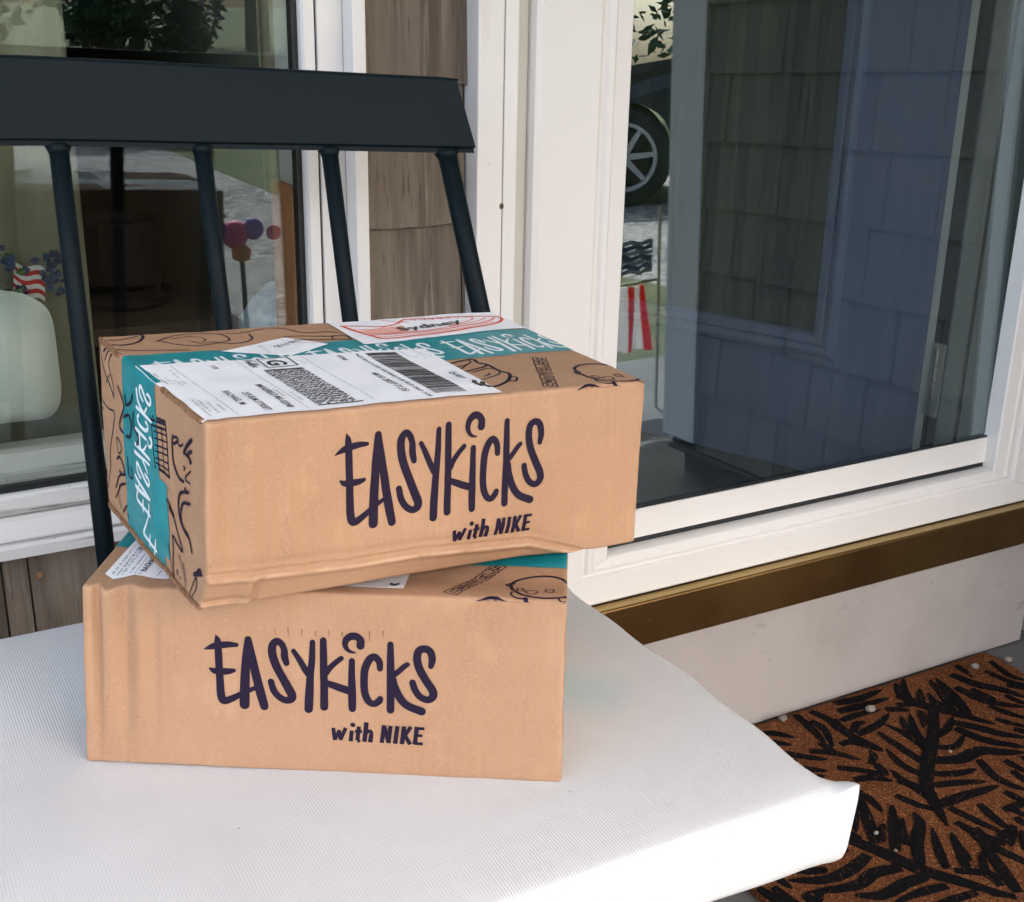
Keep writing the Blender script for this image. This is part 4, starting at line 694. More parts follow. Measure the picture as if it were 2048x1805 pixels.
def slogan(parent, mapper):
    b = MB()
    for i, s_ in enumerate(NIKE):
        w_ = 1.16 if i < 12 else 1.0
        ribbon(b, [(p[0], p[1], p[2] * w_) for p in s_], mapper, .00025 + i * .000012, i == 5, 2)
    return b.build('printed_slogan', INK, parent)
# ---- lower carton
low = tag(empty('cardboard_box', (.33, .85, .535)), 'lower brown cardboard carton printed with violet lettering, resting on the white cushion', 'box', 'printed shoe cartons')
carton_body(LO, low)
strokes('printed_logo', INK, low, LOGO, front(LO), wscale=1.06); slogan(low, front(LO))
strokes('printed_doodle', INK, low, BEAR, top(LO), wscale=1.5)
def block_word(C, parent):
    b = MB(); fl, lift = top(C); x0, y0 = .748 * CW, -.006 * CD; ax = Vector((.059 * CW, .173 * CD)).normalized(); up_ = Vector((-ax.y, ax.x))
    org = Vector((.772 * CW, .004)); adv = .0105; h = .0105; w_ = .0085
    shapes = {'C': [(1, 0), (0, 0), (0, 1), (1, 1), (1, .68), (.34, .68), (.34, .32), (1, .32), (1, 0)], 'O': [(0, 0), (1, 0), (1, 1), (0, 1), (0, 0)], 'N': [(0, 0), (0, 1), (1, 1), (1, 0), (.68, 0), (.68, .7), (.32, .7), (.32, 0), (0, 0)],
              'V': [(0, 1), (.35, 0), (.65, 0), (1, 1), (.68, 1), (.5, .4), (.32, 1), (0, 1)], 'E': [(0, 0), (1, 0), (1, .26), (.35, .26), (.35, .38), (.85, .38), (.85, .62), (.35, .62), (.35, .74), (1, .74), (1, 1), (0, 1), (0, 0)],
              'R': [(0, 0), (0, 1), (1, 1), (1, .45), (.8, .4), (1, 0), (.66, 0), (.5, .36), (.34, .36), (.34, 0), (0, 0)], 'S': [(0, 0), (1, 0), (1, .6), (.35, .6), (.35, .72), (1, .72), (1, 1), (0, 1), (0, .4), (.65, .4), (.65, .28), (0, .28), (0, 0)]}
    ident = (lambda u, v_: (u, v_)), lift
    for i, ch in enumerate('CONVERSE'):
        def mp(p): q = org + ax * (adv * i + p[0] * w_) + up_ * (p[1] * h); return (q.x, q.y, .00045)
        P = [mp(p) for p in shapes[ch]]
        for a_, c_ in zip(P, P[1:]): ribbon(b, [a_, c_], ident, .0003 + .00002 * (i % 3), True, 1)
        if ch == 'O':
            st = [mp((.5 + .30 * math.sin(k * 4 * math.pi / 5), .5 + .30 * math.cos(k * 4 * math.pi / 5))) for k in range(6)]
            for a_, c_ in zip(st, st[1:]): ribbon(b, [a_, c_], ident, .00034, True, 1)
    return b.build('printed_word', INK, parent)
block_word(LO, low)
b = MB(); D_ = random.Random(11)
for i in range(9): ribbon(b, [(.40 + i * .028, .80 + D_.uniform(-.01, .01), .0006), (.401 + i * .028, .77 + D_.uniform(-.02, .01), .0003)], front(LO), .0002, True, 2)
b.build('scuff_mark', CARD_IN, low)
# teal tape across its lid, label peeking out at the left
def tape_on(C, parent, y0, y1, zl0, zl1, yl0, yl1, right=True, nm='tape'):
    b = MB(); n = 60; vs = []; m_ = 6; path = []
    xs_t = sorted(set([CW * i / n for i in range(n + 1)] + [C.r * k for k in (.15, .3, .5, .75, 1, 1.5)] + [CW - C.r * k for k in (.15, .3, .5, .75, 1, 1.5)]), reverse=True)
    for x_ in xs_t: path.append(('t', x_))
    for z_ in sorted(set([CH - (CH - zl0) * i / 30 for i in range(1, 31)] + [CH - C.r * k for k in (.15, .3, .5, .75, 1, 1.5)]), reverse=True): path.append(('l', z_))
    for kind, q in path:
        for j in range(m_ + 1):
            t_ = j / m_
            if kind == 't': vs.append(C.surf((max(q, 0), y0 + (y1 - y0) * t_, CH), .00042))
            else:
                f = (CH - q) / CH; vs.append(C.surf((0, (y0 + (yl0 - y0) * f) + ((y1 + (yl1 - y1) * f) - (y0 + (yl0 - y0) * f)) * t_, max(q, 0)), .00042))
    k = m_ + 1
    b.add(vs, [(i * k + j, i * k + j + 1, (i + 1) * k + j + 1, (i + 1) * k + j) for i in range(len(path) - 1) for j in range(m_)])
    return b.build(nm, TEAL, parent, smooth=True)
tape_on(LO, low, .30 * CD, .72 * CD, 0, 0, .30 * CD, .72 * CD)
lab = patch('shipping_label', PAPER, low, [(.028, .075), (.66, .055), (.66, .56), (.036, .56)], top(LO), .0005, 30)
b = MB(); tm = top(LO); U = lambda u: u * CW; V = lambda v_: v_ * CD
RG = random.Random(9)
def greek(b, mapper, u_, v0, v1, h, off, rise):
    """a line of print too small to read: short uneven marks"""
    v_ = v0; sg = 1 if v1 > v0 else -1
    while (v1 - v_) * sg > .01:
        l_ = RG.choice((.006, .010, .014)); q = h * RG.uniform(.7, 1.1)
        ribbon(b, [(u_ + rise * q / CW, v_, .00022), (u_ - rise * q / CW, v_ + sg * l_ * .4, .00030), (u_ + rise * q / CW * .6, v_ + sg * l_, .00022)], mapper, off, False, 2); v_ += sg * (l_ + RG.choice((.002, .004, .012)))
for u_ in (.042, .052, .062): greek(b, tm, u_, .10, .34, .0011, .0008, 1)
greek(b, tm, .078, .10, .30, .0011, .0008, 1)
type_on(b, 'TO', tm, (U(.106), V(.075)), (0, 1), (-1, 0), .003, .0008)
type_on(b, 'RACHAEL M', tm, (U(.112), V(.10)), (0, 1), (-1, 0), .0066, .0008, bold=.02)
type_on(b, '255 ELM STREET', tm, (U(.150), V(.09)), (0, 1), (-1, 0), .0062, .0008, bold=.01)
ribbon(b, [(.090, .08, .0002), (.090, .5, .0002)], tm, .0008)
b.add([tm[1](U(.628 + a_ * .02), V(.075 + c_ * .05), .0009) for a_, c_ in ((0, .3), (.5, 0), (1, .3), (1, .8), (.5, .5), (0, .8))], [tuple(range(6))])
b.build('label_print', PRINT, lab)

# ---- upper carton
upc = tag(empty('cardboard_box', (.36, .84, .67)), 'upper cardboard carton with teal tape and white labels, stacked askew on the other', 'box', 'printed shoe cartons')
carton_body(UP, upc)
strokes('printed_logo', INK, upc, LOGO, front(UP, 1.32, -.123), wscale=1.04); slogan(upc, front(UP, 1.0, .003))
strokes('printed_doodle', INK, upc, BEAR, top(UP), wscale=1.6); block_word(UP, upc)
strokes('printed_doodle', INK, upc, DOTOP, top(UP), wscale=1.9); strokes('printed_doodle', INK, upc, DOLEFT, left(UP), wscale=1.8)
ty0, ty1 = .415 * CD, .725 * CD
tp = tape_on(UP, upc, ty0, ty1, 0, 0, .37 * CD, .745 * CD)
b = MB(); mt_ = top(UP)
for k in range(3): logo_on(b, mt_, (.035 * CW + k * .335 * CW, ty0 + .008), (1, 0), (0, 1), .105, .050, .0006, .62)
ml = left(UP)
logo_on(b, ml, (.63 * CD, .20 * CH), (-.15, 1), (-1, -.05), .100, .036, .0006, .55)
logo_on(b, ml, (.57 * CD, .030 * CH), (-.15, 1), (-1, -.05), .100, .034, .0006, .55, 3)
b.build('tape_print', TAPEWHITE, tp)
strokes('tape_marking', INK, tp, TAPEMARK, left(UP), .0009, wscale=1.5)
# raw corrugated flap edges at the left end
def flap_edge(C, parent, segs):
    b = MB(); RE = random.Random(3)
    for (y0_, y1_, zc, out) in segs:
        n = 26; vs = []
        for i in range(n + 1):
            y = (y0_ + (y1_ - y0_) * i / n) * CD; q = RE.uniform(-.0004, .0004)
            for dx, dz in ((.0022, .0), (-.0005 + q, .0), (-.0006 + q, -.0030), (.0022, -.0030)):
                P = C.tri(0, y, zc * CH) + C.dents(Vector((0, y, zc * CH))); vs.append(P + Vector((dx - out, 0, dz + .0006)))
        b.add(vs, [(4 * i + a_, 4 * i + (a_ + 1) % 4, 4 * i + 4 + (a_ + 1) % 4, 4 * i + 4 + a_) for i in range(n) for a_ in range(4)] + [(0, 1, 2, 3), (4 * n + 3, 4 * n + 2, 4 * n + 1, 4 * n)])
    return b.build('flap_edge', CARD_IN, parent)
flap_edge(UP, upc, [(.03, .365, .997, .0004), (.755, .985, .997, .0004)])
flap_edge(UP, upc, [(.01, .97, .012, .0012)])
# loose edge of a second strip on the left face
b = MB(); vs = []
for i in range(21):
    z = CH * (.50 - .42 * i / 20)
    for j in range(4): vs.append(UP.surf((0, CD * (.33 + .085 * j / 3 - .0 * i), z), .0004 + .0035 * (j / 3) * math.sin(i / 20 * math.pi)))
b.add(vs, [(i * 4 + j, i * 4 + j + 1, (i + 1) * 4 + j + 1, (i + 1) * 4 + j) for i in range(20) for j in range(3)]); b.build('tape_end', TEAL, upc, smooth=True)
sh = patch('shipping_label', PAPER, upc, [(-.008, .018), (.634, .018), (.650, .565), (.004, .602)], mt_, .0007, 36)
sm = patch('small_label', PAPER, upc, [(.205, .700), (.335, .585), (.452, .690), (.384, .815)], mt_, .0010, 10)
sy = patch('name_label', PAPER, upc, [(.528, .655), (.998, .735), (.992, .992), (.533, .972)], mt_, .0010, 16)
# print on the shipping label: read from the back of the carton, lines run towards the front
P1 = MB(); P2 = MB()
dn_, lf_ = (0, -1), (1, 0)                       # text runs front-wards, its top points right
def tx(b_, s_, u_, v_, size, bold=0.0, fit=None): type_on(b_, s_, mt_, (U(u_), V(v_)), (0, -1), (1, 0), size, .0011, bold, fit=fit)
for u_, v0, v1 in ((.018, .50, .36), (.030, .45, .37), (.042, .42, .34), (.052, .40, .36), (.056, .52, .44), (.024, .20, .05), (.034, .19, .07), (.046, .16, .06), (.060, .14, .07)): greek(P2, mt_, u_, v0, v1, .0013, .0011, 1)
tx(P1, 'RACHAEL M', .098, .265, .0068, .01, .034); tx(P1, '255 ELM STREET', .130, .235, .0068, .01, .043); tx(P1, 'MANSFIELD MA 02048', .176, .305, .0074, .012, .057); greek(P2, mt_, .200, .25, .15, .0013, .0011, 1); greek(P2, mt_, .222, .20, .10, .0013, .0011, 1)
tx(P1, '(US)', .142, .535, .0050, .01); tx(P1, 'FedEx', .222, .575, .0080, .02); tx(P2, 'Ground', .238, .575, .0040)
# G in a double frame
for a_, c_ in (((.252, .575), (.318, .575)), ((.318, .575), (.318, .478)), ((.318, .478), (.252, .478)), ((.252, .478), (.252, .575))): ribbon(P1, [(*a_, .0006), (*c_, .0006)], mt_, .0011, True, 2)
type_on(P1, 'G', mt_, (U(.262), V(.552)), (0, -1), (1, 0), .0195, .00115, .03)
# 2-D code: rows of short dashes between two bars
ribbon(P1, [(.236, .455, .0009), (.318, .447, .0009)], mt_, .0011, False, 4); ribbon(P1, [(.236, .058, .0009), (.330, .052, .0009)], mt_, .0011, False, 4)
R2 = random.Random(5)
for i in range(15):
    u_ = .238 + .0056 * i; v_ = .445
    while v_ > .07:
        l_ = R2.choice((.006, .010, .016)); ribbon(P1, [(u_, v_, .00080), (u_ + .001, v_ - l_, .00080)], mt_, .0011, False, 1); v_ -= l_ + R2.choice((.005, .008, .012))
for u_, v0_, v1_ in ((.068, .575, .03), (.208, .592, .03), (.350, .585, .05)): ribbon(P2, [(u_, v0_, .00022), (u_ + .004, v1_, .00022)], mt_, .0011, False, 6)
tx(P1, '02048', .425, .545, .0056, .01); tx(P1, '4610 2837 7135', .435, .325, .0078, .012); tx(P1, '9622 0014 9 (000 000 0000) 0 00 4610 2837 7135', .468, .545, .0046, .01, fit=.118)
v_ = .535
while v_ > .055:
    t_ = R2.choice((.0010, .0014, .0022, .0032)); g_ = R2.choice((.0022, .003, .0042))
    ribbon(P1, [(.492, v_, t_ * 1.3 * CD), (.566, v_ - .002, t_ * 1.3 * CD)], mt_, .0011, False, 4); v_ -= t_ * 2.6 + g_ * 1.1
tx(P1, 'QUIET', .600, .270, .0068, .012); tx(P2, 'LOGISTICS', .615, .285, .0030)
for s_ in (0, 1):
    c0 = (.607 + .012 * s_, .115 - .02 * s_)
    P1.add([mt_[1](U(c0[0] + a_), V(c0[1] + c_), .0011) for a_, c_ in ((0, .02), (.012, .05), (.018, .035), (.010, .012), (.018, -.012), (.006, -.02))], [tuple(range(6))])
P1.build('label_print', PRINT, sh); P2.build('label_print', PRINTGREY, sh)
b = MB(); type_on(b, '338-7135', mt_, (U(.398), V(.775)), (-.84, -.54), (.54, -.84), .0082, .0014, .0)
b.build('label_print', PRINT, sm)
b = MB(); greek(b, mt_, .30, .64, .74, .0014, .0014, 1); ribbon(b, [(.36, .79, .0002), (.43, .70, .0002)], mt_, .0014); b.build('label_print', PRINTGREY, sm)
# shoe outline and name
b = MB(); sp_ = lambda pts, w_: [(*map(float, p), w_) for p in pts]
def syd(p): return (.528 + p[0] * .47, .655 + .075 * p[0] + p[1] * (.317 - .06 * p[0]))
for pts, w_ in (([(.05, .80), (.07, .60), (.10, .40), (.13, .18), (.16, .14)], .0016), ([(.16, .14), (.40, .13), (.65, .20), (.85, .32), (.95, .50), (.97, .66), (.93, .72)], .0014), ([(.12, .34), (.40, .28), (.65, .34), (.84, .46), (.93, .62)], .0009),
                ([(.05, .80), (.15, .74), (.26, .66), (.34, .70), (.42, .88), (.48, .90), (.62, .84), (.78, .80), (.93, .72)], .0010), ([(.11, .40), (.40, .33), (.63, .40), (.80, .52), (.88, .66)], .0006), ([(.80, .78), (.80, .66), (.72, .52), (.60, .42)], .0006), ([(.07, .62), (.20, .58), (.28, .66)], .0006), ([(.30, .95), (.36, .80), (.42, .74)], .0005)):
    ribbon(b, [(*syd(p), w_) for p in pts], mt_, .0014, True, 5)
for k in range(7): ribbon(b, [(*syd((.46 + .05 * k, .88 - .012 * k)), .0005), (*syd((.475 + .05 * k, .80 - .012 * k)), .0005), (*syd((.49 + .05 * k, .86 - .012 * k)), .0005)], mt_, .0014, True, 3)
b.build('shoe_outline', RED, sy)
b = MB(); b.add([mt_[1](*(lambda q: (U(q[0]), V(q[1])))(syd(p)), .0012) for p in ((.09, .56), (.13, .40), (.34, .34), (.36, .64), (.24, .60))], [tuple(range(5))]); ribbon(b, [(*syd((.14, .24)), .0012), (*syd((.45, .21)), .0012), (*syd((.7, .29)), .0012), (*syd((.88, .44)), .0012)], mt_, .00125); b.build('shoe_tint', PINK, sy)
b = MB(); o_ = syd((.30, .38)); type_on(b, 'Sydney', mt_, (U(o_[0]), V(o_[1])), (.985, .17), (-.17, .985), .0150, .0019, .02, fit=.066); b.build('label_print', PRINT, sy)

# ================================================================ doormat and pebbles
mat_ = tag(empty('doormat', (1.31, 1.05, 0)), 'brown coir doormat printed with black palm leaves in front of the storm door', 'doormat')
b = MB(); x0, x1, y0, y1 = .925, 1.690, .80, 1.290; R4 = random.Random(4)
nx, ny = 76, 50; vs = []
for j in range(ny + 1):
    for i in range(nx + 1):
        e = .0016 * R4.uniform(-1, 1); x = x0 + (x1 - x0) * i / nx; y = y0 + (y1 - y0) * j / ny
        ed = (i in (0, nx)) or (j in (0, ny)); vs.append((x + (R4.uniform(-.002, .002) if ed else 0), y + (R4.uniform(-.002, .002) if ed else 0), .0155 + e * .5 - (.003 if ed else 0)))
k = nx + 1
b.add(vs, [(j * k + i, j * k + i + 1, (j + 1) * k + i + 1, (j + 1) * k + i) for j in range(ny) for i in range(nx)])
b.box(x0 + .002, x1 - .002, y0 + .002, y1 - .002, .001, .0125); b.build('coir_pad', COIR, mat_, smooth=False)
def frond(pts, b, sc=1.0):
    zf = .0166 + R4.uniform(0, .0009)
    P = smooth_line([(p[0], p[1]) for p in pts], 8); n = len(P); ln = sum(np.hypot(*(P[i + 1] - P[i])) for i in range(n - 1))
    wmax = min(.0092, max(.0066, ln * .08)) * sc; L_, R_ = [], []
    for i, p in enumerate(P):
        t = P[min(i + 1, n - 1)] - P[max(i - 1, 0)]; t /= (np.hypot(*t) or 1); q = i / (n - 1)
        h = wmax * (.35 + .65 * math.sin(math.pi * min(1, q * .75 + .22))) * (1 if q < .9 else (1 - q) * 6 + .4) + R4.uniform(-.0003, .0003)
        L_.append((p[0] - t[1] * h, p[1] + t[0] * h, zf)); R_.append((p[0] + t[1] * h, p[1] - t[0] * h, zf))
    lo = [(x, y, .0155) for x, y, _ in L_], [(x, y, .0155) for x, y, _ in R_]
    vs = L_ + R_ + lo[0] + lo[1]; fs = []
    for i in range(n - 1): fs += [(i, i + 1, n + i + 1, n + i), (2 * n + i, 2 * n + i + 1, i + 1, i), (n + i, n + i + 1, 3 * n + i + 1, 3 * n + i)]
    fs += [(0, n, 3 * n, 2 * n), (n - 1, 2 * n - 1, 4 * n - 1, 3 * n - 1)]
    b.add(vs, fs)
def inside(p): return x0 + .004 < p[0] < x1 - .004 and y0 + .004 < p[1] < y1 - .004
for s_ in MAT:
    pts = [p for p in s_ if inside(p)]
    if len(pts) > 1: b = MB(); frond(pts, b, 1.15 if len(s_) > 4 else 1); b.build('leaf_print', LEAFK, mat_)
for dx, dy in ((-.02, -.30), (.42, -.12), (-.33, .02)):
    for s_ in MAT[::2]:
        pts = [(p[0] + dx, p[1] + dy) for p in s_]; pts = [p for p in pts if inside(p) and not (p[0] > .95 + max(0, (1.29 - p[1])) * 0 and p[1] > .955 + .0 * p[0] and (p[0] - .95) > -.1 * (p[1]))]
        if len(pts) > 1: b = MB(); frond(pts, b); b.build('leaf_print', LEAFK, mat_)
# small leaflets fill the gaps, turned like their neighbours
pts_all = []
for s_ in MAT:
    P = smooth_line([(p[0], p[1]) for p in s_], 5)
    for i in range(len(P) - 1): pts_all.append((P[i][0], P[i][1], math.atan2(P[i + 1][1] - P[i][1], P[i + 1][0] - P[i][0])))
made = 0; PA = np.array(pts_all)
for i in range(6000):
    q = np.array([R4.uniform(x0 + .02, x1 - .02), R4.uniform(.90, y1 - .012)]); d_ = np.hypot(PA[:, 0] - q[0], PA[:, 1] - q[1]); j = int(d_.argmin())
    a_ = PA[j, 2] + R4.uniform(-.25, .25); l_ = R4.uniform(.018, .034); e0 = q - np.array([math.cos(a_), math.sin(a_)]) * l_; e1 = q + np.array([math.cos(a_), math.sin(a_)]) * l_
    mn = min(np.hypot(PA[:, 0] - e[0], PA[:, 1] - e[1]).min() for e in (e0, q, e1))
    if mn < .0125 or not (inside(e0) and inside(e1)): continue
    mid = q + np.array([-math.sin(a_), math.cos(a_)]) * R4.uniform(-.006, .006); b = MB(); frond([tuple(e0), tuple(mid), tuple(e1)], b, .95); b.build('leaf_print', LEAFK, mat_); made += 1
    PA = np.vstack([PA] + [[(e0 + (e1 - e0) * t_).tolist() + [a_] for t_ in np.linspace(0, 1, 7)]])
    if made > 70: break
# loose coir fibres
b = MB()
for i in range(2600):
    x = R4.uniform(x0 + .01, x1 - .01); y = R4.uniform(y0 + .01, y1 - .01); a_ = R4.uniform(0, 6.28); l_ = R4.uniform(.004, .011); z = .0165; d_ = Vector((math.cos(a_), math.sin(a_), R4.uniform(.1, .9))) * l_; s_ = Vector((-math.sin(a_), math.cos(a_), 0)) * .00035
    p = Vector((x, y, z)); b.add([p - s_, p + s_, p + d_ + s_ * .3, p + d_ - s_ * .3], [(0, 1, 2, 3)])
tag(b.build('coir_fibres', COIR, mat_), kind='stuff')
def pebble(p, r, lab):
    bm = bmesh.new(); bmesh.ops.create_icosphere(bm, subdivisions=1, radius=r * .85); q = random.Random(lab)
    ax = Vector((q.uniform(-1, 1), q.uniform(-1, 1), q.uniform(-1, 1)))
    for v_ in bm.verts: v_.co = Vector((v_.co.x * 1.25, v_.co.y * .95, v_.co.z * .72)) * (1 + .18 * math.sin(v_.co.dot(ax) / r * 2.2 + 1) + q.uniform(-.14, .14))
    me = bpy.data.meshes.new('pebble'); bm.to_mesh(me); bm.free(); me.materials.append(STONE)
    o = bpy.data.objects.new('pebble', me); COL.objects.link(o); o.location = p; return tag(o, lab, 'pebble', 'pebbles scattered on the doormat')
zt = .0175
pebble((1.216, 1.2745, zt + .005), .0075, 'round grey pebble on the mat against the base board, nearest the cushion')
pebble((1.360, 1.232, zt + .005), .0085, 'largest pebble, greyish and angular, on the mat between two black fronds')
pebble((1.618, 1.251, zt + .005), .0075, 'brightest white pebble on the black fronds near the far corner of the mat')
pebble((1.715, 1.262, .005), .0080, 'grey pebble on the bare concrete just beyond the mat corner')
pebble((1.141, .995, zt + .002), .0036, 'tiny white pebble on the mat beside the cushion corner')
pebble((1.383, 1.089, zt + .002), .0034, 'tiny pale pebble on the mat near the middle of the tall leaf')
pebble((1.137, .955, zt + .002), .0030, 'smallest pale crumb of gravel on the mat below the cushion corner')

# ================================================================ behind the window glass
# olive curtain at the left, its edge upright
def curtain(name, mat, x0, x1, Y, z0, z1, amp, per, lab, ph=0.0):
    b = MB(); n = max(12, int((x1 - x0) / .008)); vs = []
    for i in range(n + 1):
        x = x0 + (x1 - x0) * i / n; y = Y + amp * math.sin(2 * math.pi * (x - x0) / per + ph) + amp * .4 * math.sin(2 * math.pi * (x - x0) / per * 2.7)
        vs += [(x, y, z0), (x, y, z1), (x, y + .002, z0), (x, y + .002, z1)]
    fs = []
    for i in range(n): k = 4 * i; fs += [(k, k + 4, k + 5, k + 1), (k + 2, k + 3, k + 7, k + 6), (k, k + 2, k + 6, k + 4), (k + 1, k + 5, k + 7, k + 3)]
    fs += [(0, 1, 3, 2), (4 * n, 4 * n + 2, 4 * n + 3, 4 * n + 1)]
    b.add(vs, fs); return tag(b.build(name, mat, None, smooth=True), lab, 'curtain')
xe = at(150, 300, 1.62).x
curtain('curtain', CURT, -1.0, xe, 1.62, .52, 2.1, .004, .11, 'olive linen curtain behind the left part of the window, with a straight edge')
curtain('curtain', CURTB, at(520, 150, 1.50).x, at(572, 150, 1.50).x + .03, 1.50, HZ - .245, 2.1, .006, .05, 'cream curtain gathered behind the right edge of the window')
b = MB(); xa_, xb_ = xg - .007, xg + .0032
b.prism([(xa_ + .002, 1.3785), (xb_, 1.3785), (xb_, 1.4445), (xa_, 1.4445), (xa_, 1.41)], .5362, HZ - .205, 'z'); tag(b.build('wooden_post', TERRA, None, bevel=.002), 'orange brown wooden post behind the right edge of the window, below the cream curtain', 'post')
b = MB(); b.box(-1.0, .53, 1.447, 1.60, .50, .535); b.build('inner_sill', VINYL, house)
# pale pillow
def pillow(name, mat, c, wd, ht, th, lean, lab, cat):
    b = MB(); n = 20; vs = []
    def sup(u): return math.copysign(abs(u) ** .35, u)
    for s_ in (1, -1):
        for j in range(n + 1):
            for i in range(n + 1):
                u = -1 + 2 * i / n; v_ = -1 + 2 * j / n
                k = max(abs(u), abs(v_)); l_ = (abs(u) ** 5 + abs(v_) ** 5) ** .2 or 1; f = k / l_
                x = u * f * wd / 2; z = v_ * f * ht / 2; d_ = max(0, (1 - k ** 4)) ** .5 * th / 2
                vs.append((c[0] + x, c[1] - s_ * d_ + z * lean + .003 * math.sin(x * 60 + z * 30), c[2] + z + .004 * math.sin(u * 4)))
    k = n + 1; o_ = k * k
    fs = [(j * k + i, j * k + i + 1, (j + 1) * k + i + 1, (j + 1) * k + i) for j in range(n) for i in range(n)]; fs += [tuple(o_ + q for q in f[::-1]) for f in fs]
    b.add(vs, fs); o = b.build(name, mat, None, smooth=True); return tag(o, lab, cat)
pl_ = at(117, 720, 1.545); pt_ = at(60, 582, 1.545).z; pb_ = at(60, 846, 1.545).z
pillow('pillow', CUSHI, (pl_.x - .125, 1.545, (pt_ + pb_) / 2), .25, pt_ - pb_, .05, .06, 'pale sage pillow with rounded corners behind the window glass', 'pillow')
# striped bunting and navy flowers behind the pillow
bun = tag(empty('flag_bunting', (at(50, 560, 1.585).x, 1.585, at(50, 560, 1.585).z)), 'red and white striped bunting with navy petals above the pale pillow', 'bunting')
for i in range(7):
    pts = []
    for k in range(9):
        t_ = k / 8; px_ = 28 + 62 * t_; py_ = 522 + i * 9.5 + 26 * t_ * t_ + 10 * math.sin(t_ * 5.0) - 8 * (1 - t_) * (i * .1)
        pts.append((px_, py_))
    b = MB(); vs = []
    for px_, py_ in pts:
        for q in (0, 9.0):
            P = at(px_, py_ + q, 1.585); vs += [P, P + Vector((0, .003, 0))]
    b.add(vs, [(4 * k + a_, 4 * k + c_, 4 * k + 4 + c_, 4 * k + 4 + a_) for k in range(8) for a_, c_ in ((0, 2), (2, 3), (3, 1), (1, 0))]); b.build('stripe', REDF if i % 2 else WHITEF, bun)
R5 = random.Random(8)
for i in range(46):
    c_ = at(R5.choice((R5.uniform(-10, 60), R5.uniform(84, 122))), R5.uniform(495, 590), 1.58); b = MB(); a_ = R5.uniform(0, 6.28); l_ = R5.uniform(.007, .015)
    ax = Vector((math.cos(a_), R5.uniform(-.4, .4), math.sin(a_))).normalized(); sd = ax.cross(Vector((0, 1, 0))).normalized() * l_ * .45
    b.add([c_, c_ + ax * l_ * .5 + sd + Vector((0, -.003, 0)), c_ + ax * l_, c_ + ax * l_ * .5 - sd, c_ + Vector((0, .003, 0)) + ax * l_ * .5], [(0, 1, 4), (1, 2, 4), (2, 3, 4), (3, 0, 4), (0, 3, 2, 1)]); b.build('petal', NAVY if i % 5 else LEAF2, bun)
# pale blue cloth on the sill
b = MB(); R6 = random.Random(6); cl = at(566, 640, 1.475); n = 16; vs = []
for j in range(n + 1):
    for i in range(n + 1):
        u = i / n; v_ = j / n; hh = .012 + .065 * math.sin(math.pi * min(1, u * .75 + .15)) * math.sin(math.pi * v_) ** .6 + .035 * math.exp(-((u - .86) / .09) ** 2) * math.sin(math.pi * v_)
        vs.append((cl.x - .036 + .072 * u, 1.455 + .09 * v_, cl.z - .035 + hh + .003 * math.sin(u * 20 + v_ * 9)))
for j in range(n + 1):
    for i in range(n + 1): vs.append((cl.x - .036 + .072 * i / n, 1.455 + .09 * j / n, .5355))
k = n + 1; o_ = k * k
fs = [(j * k + i, j * k + i + 1, (j + 1) * k + i + 1, (j + 1) * k + i) for j in range(n) for i in range(n)]; fs += [tuple(o_ + q for q in f[::-1]) for f in fs]
for i in range(n):
    for a_, c_ in (((i), (i + 1)), ((n * k + i + 1), (n * k + i)), (((i + 1) * k), (i * k)), ((i * k + n), ((i + 1) * k + n))): fs.append((a_, o_ + a_, o_ + c_, c_))
b.add(vs, fs); tag(b.build('folded_cloth', PALEB, None, smooth=True), 'rumpled pale blue cloth on the inner sill at the right of the window', 'cloth')

# ================================================================ the yard, seen mirrored in the panes
def leaf_crown(b, c, rad, n, size, seed, squash=(1, 1, 1)):
    q = random.Random(seed)
    lob = [(Vector((q.gauss(0, 1), q.gauss(0, 1), q.gauss(0, 1))).normalized() * q.uniform(.35, .75), q.uniform(.35, .6)) for _ in range(9)]
    for i in range(n):
        o_, r_2 = lob[q.randrange(9)]; d_ = Vector((q.gauss(0, 1), q.gauss(0, 1), q.gauss(0, 1))).normalized() * r_2 * q.uniform(.55, 1.0) ** .5
        p = o_ + d_; p = Vector((p.x * rad * squash[0], p.y * rad * squash[1], p.z * rad * squash[2])) + Vector(c)
        a_ = Vector((q.gauss(0, 1), q.gauss(0, 1), q.gauss(0, .6))).normalized(); s_ = a_.cross(Vector((q.gauss(0, 1), q.gauss(0, 1), q.gauss(0, 1)))).normalized(); l_ = size * q.uniform(.6, 1.3)
        b.add([p - a_ * l_, p + s_ * l_ * .45, p + a_ * l_, p - s_ * l_ * .45], [(0, 1, 2, 3)])
def tree(name, c, rad, trunk, n, size, mat, seed, lab, cat, squash=(1, 1, 1)):
    g = yard_z(c[0], c[1]) - .03; t_ = tag(empty(name, (c[0], c[1], g)), lab, cat)
    b = MB(); h = c[2]; b.tube([(c[0], c[1], g - .02), (c[0] + .02, c[1], g + h * .5), (c[0] - .01, c[1] + .02, g + h)], [trunk, trunk * .8, trunk * .4], 10)
    q = random.Random(seed)
    for i in range(6):
        a_ = i * 1.05 + q.uniform(-.3, .3); b.tube([(c[0], c[1], g + h * .55), (c[0] + rad * .3 * math.cos(a_), c[1] + rad * .3 * math.sin(a_), g + h * .8), (c[0] + rad * .6 * math.cos(a_), c[1] + rad * .6 * math.sin(a_), g + h)], [trunk * .5, trunk * .3, trunk * .12], 6)
    b.build('trunk', BARK, t_, smooth=True); b = MB(); leaf_crown(b, (c[0], c[1], g + h), rad, n, size, seed, squash); b.build('crown', mat, t_); return t_
tree('round_shrub', (2.30, -8.35, 1.02), .46, .05, 3200, .045, LEAF, 1, 'dark clipped round shrub on a short stem, mirrored in the upper left of the window', 'shrub')
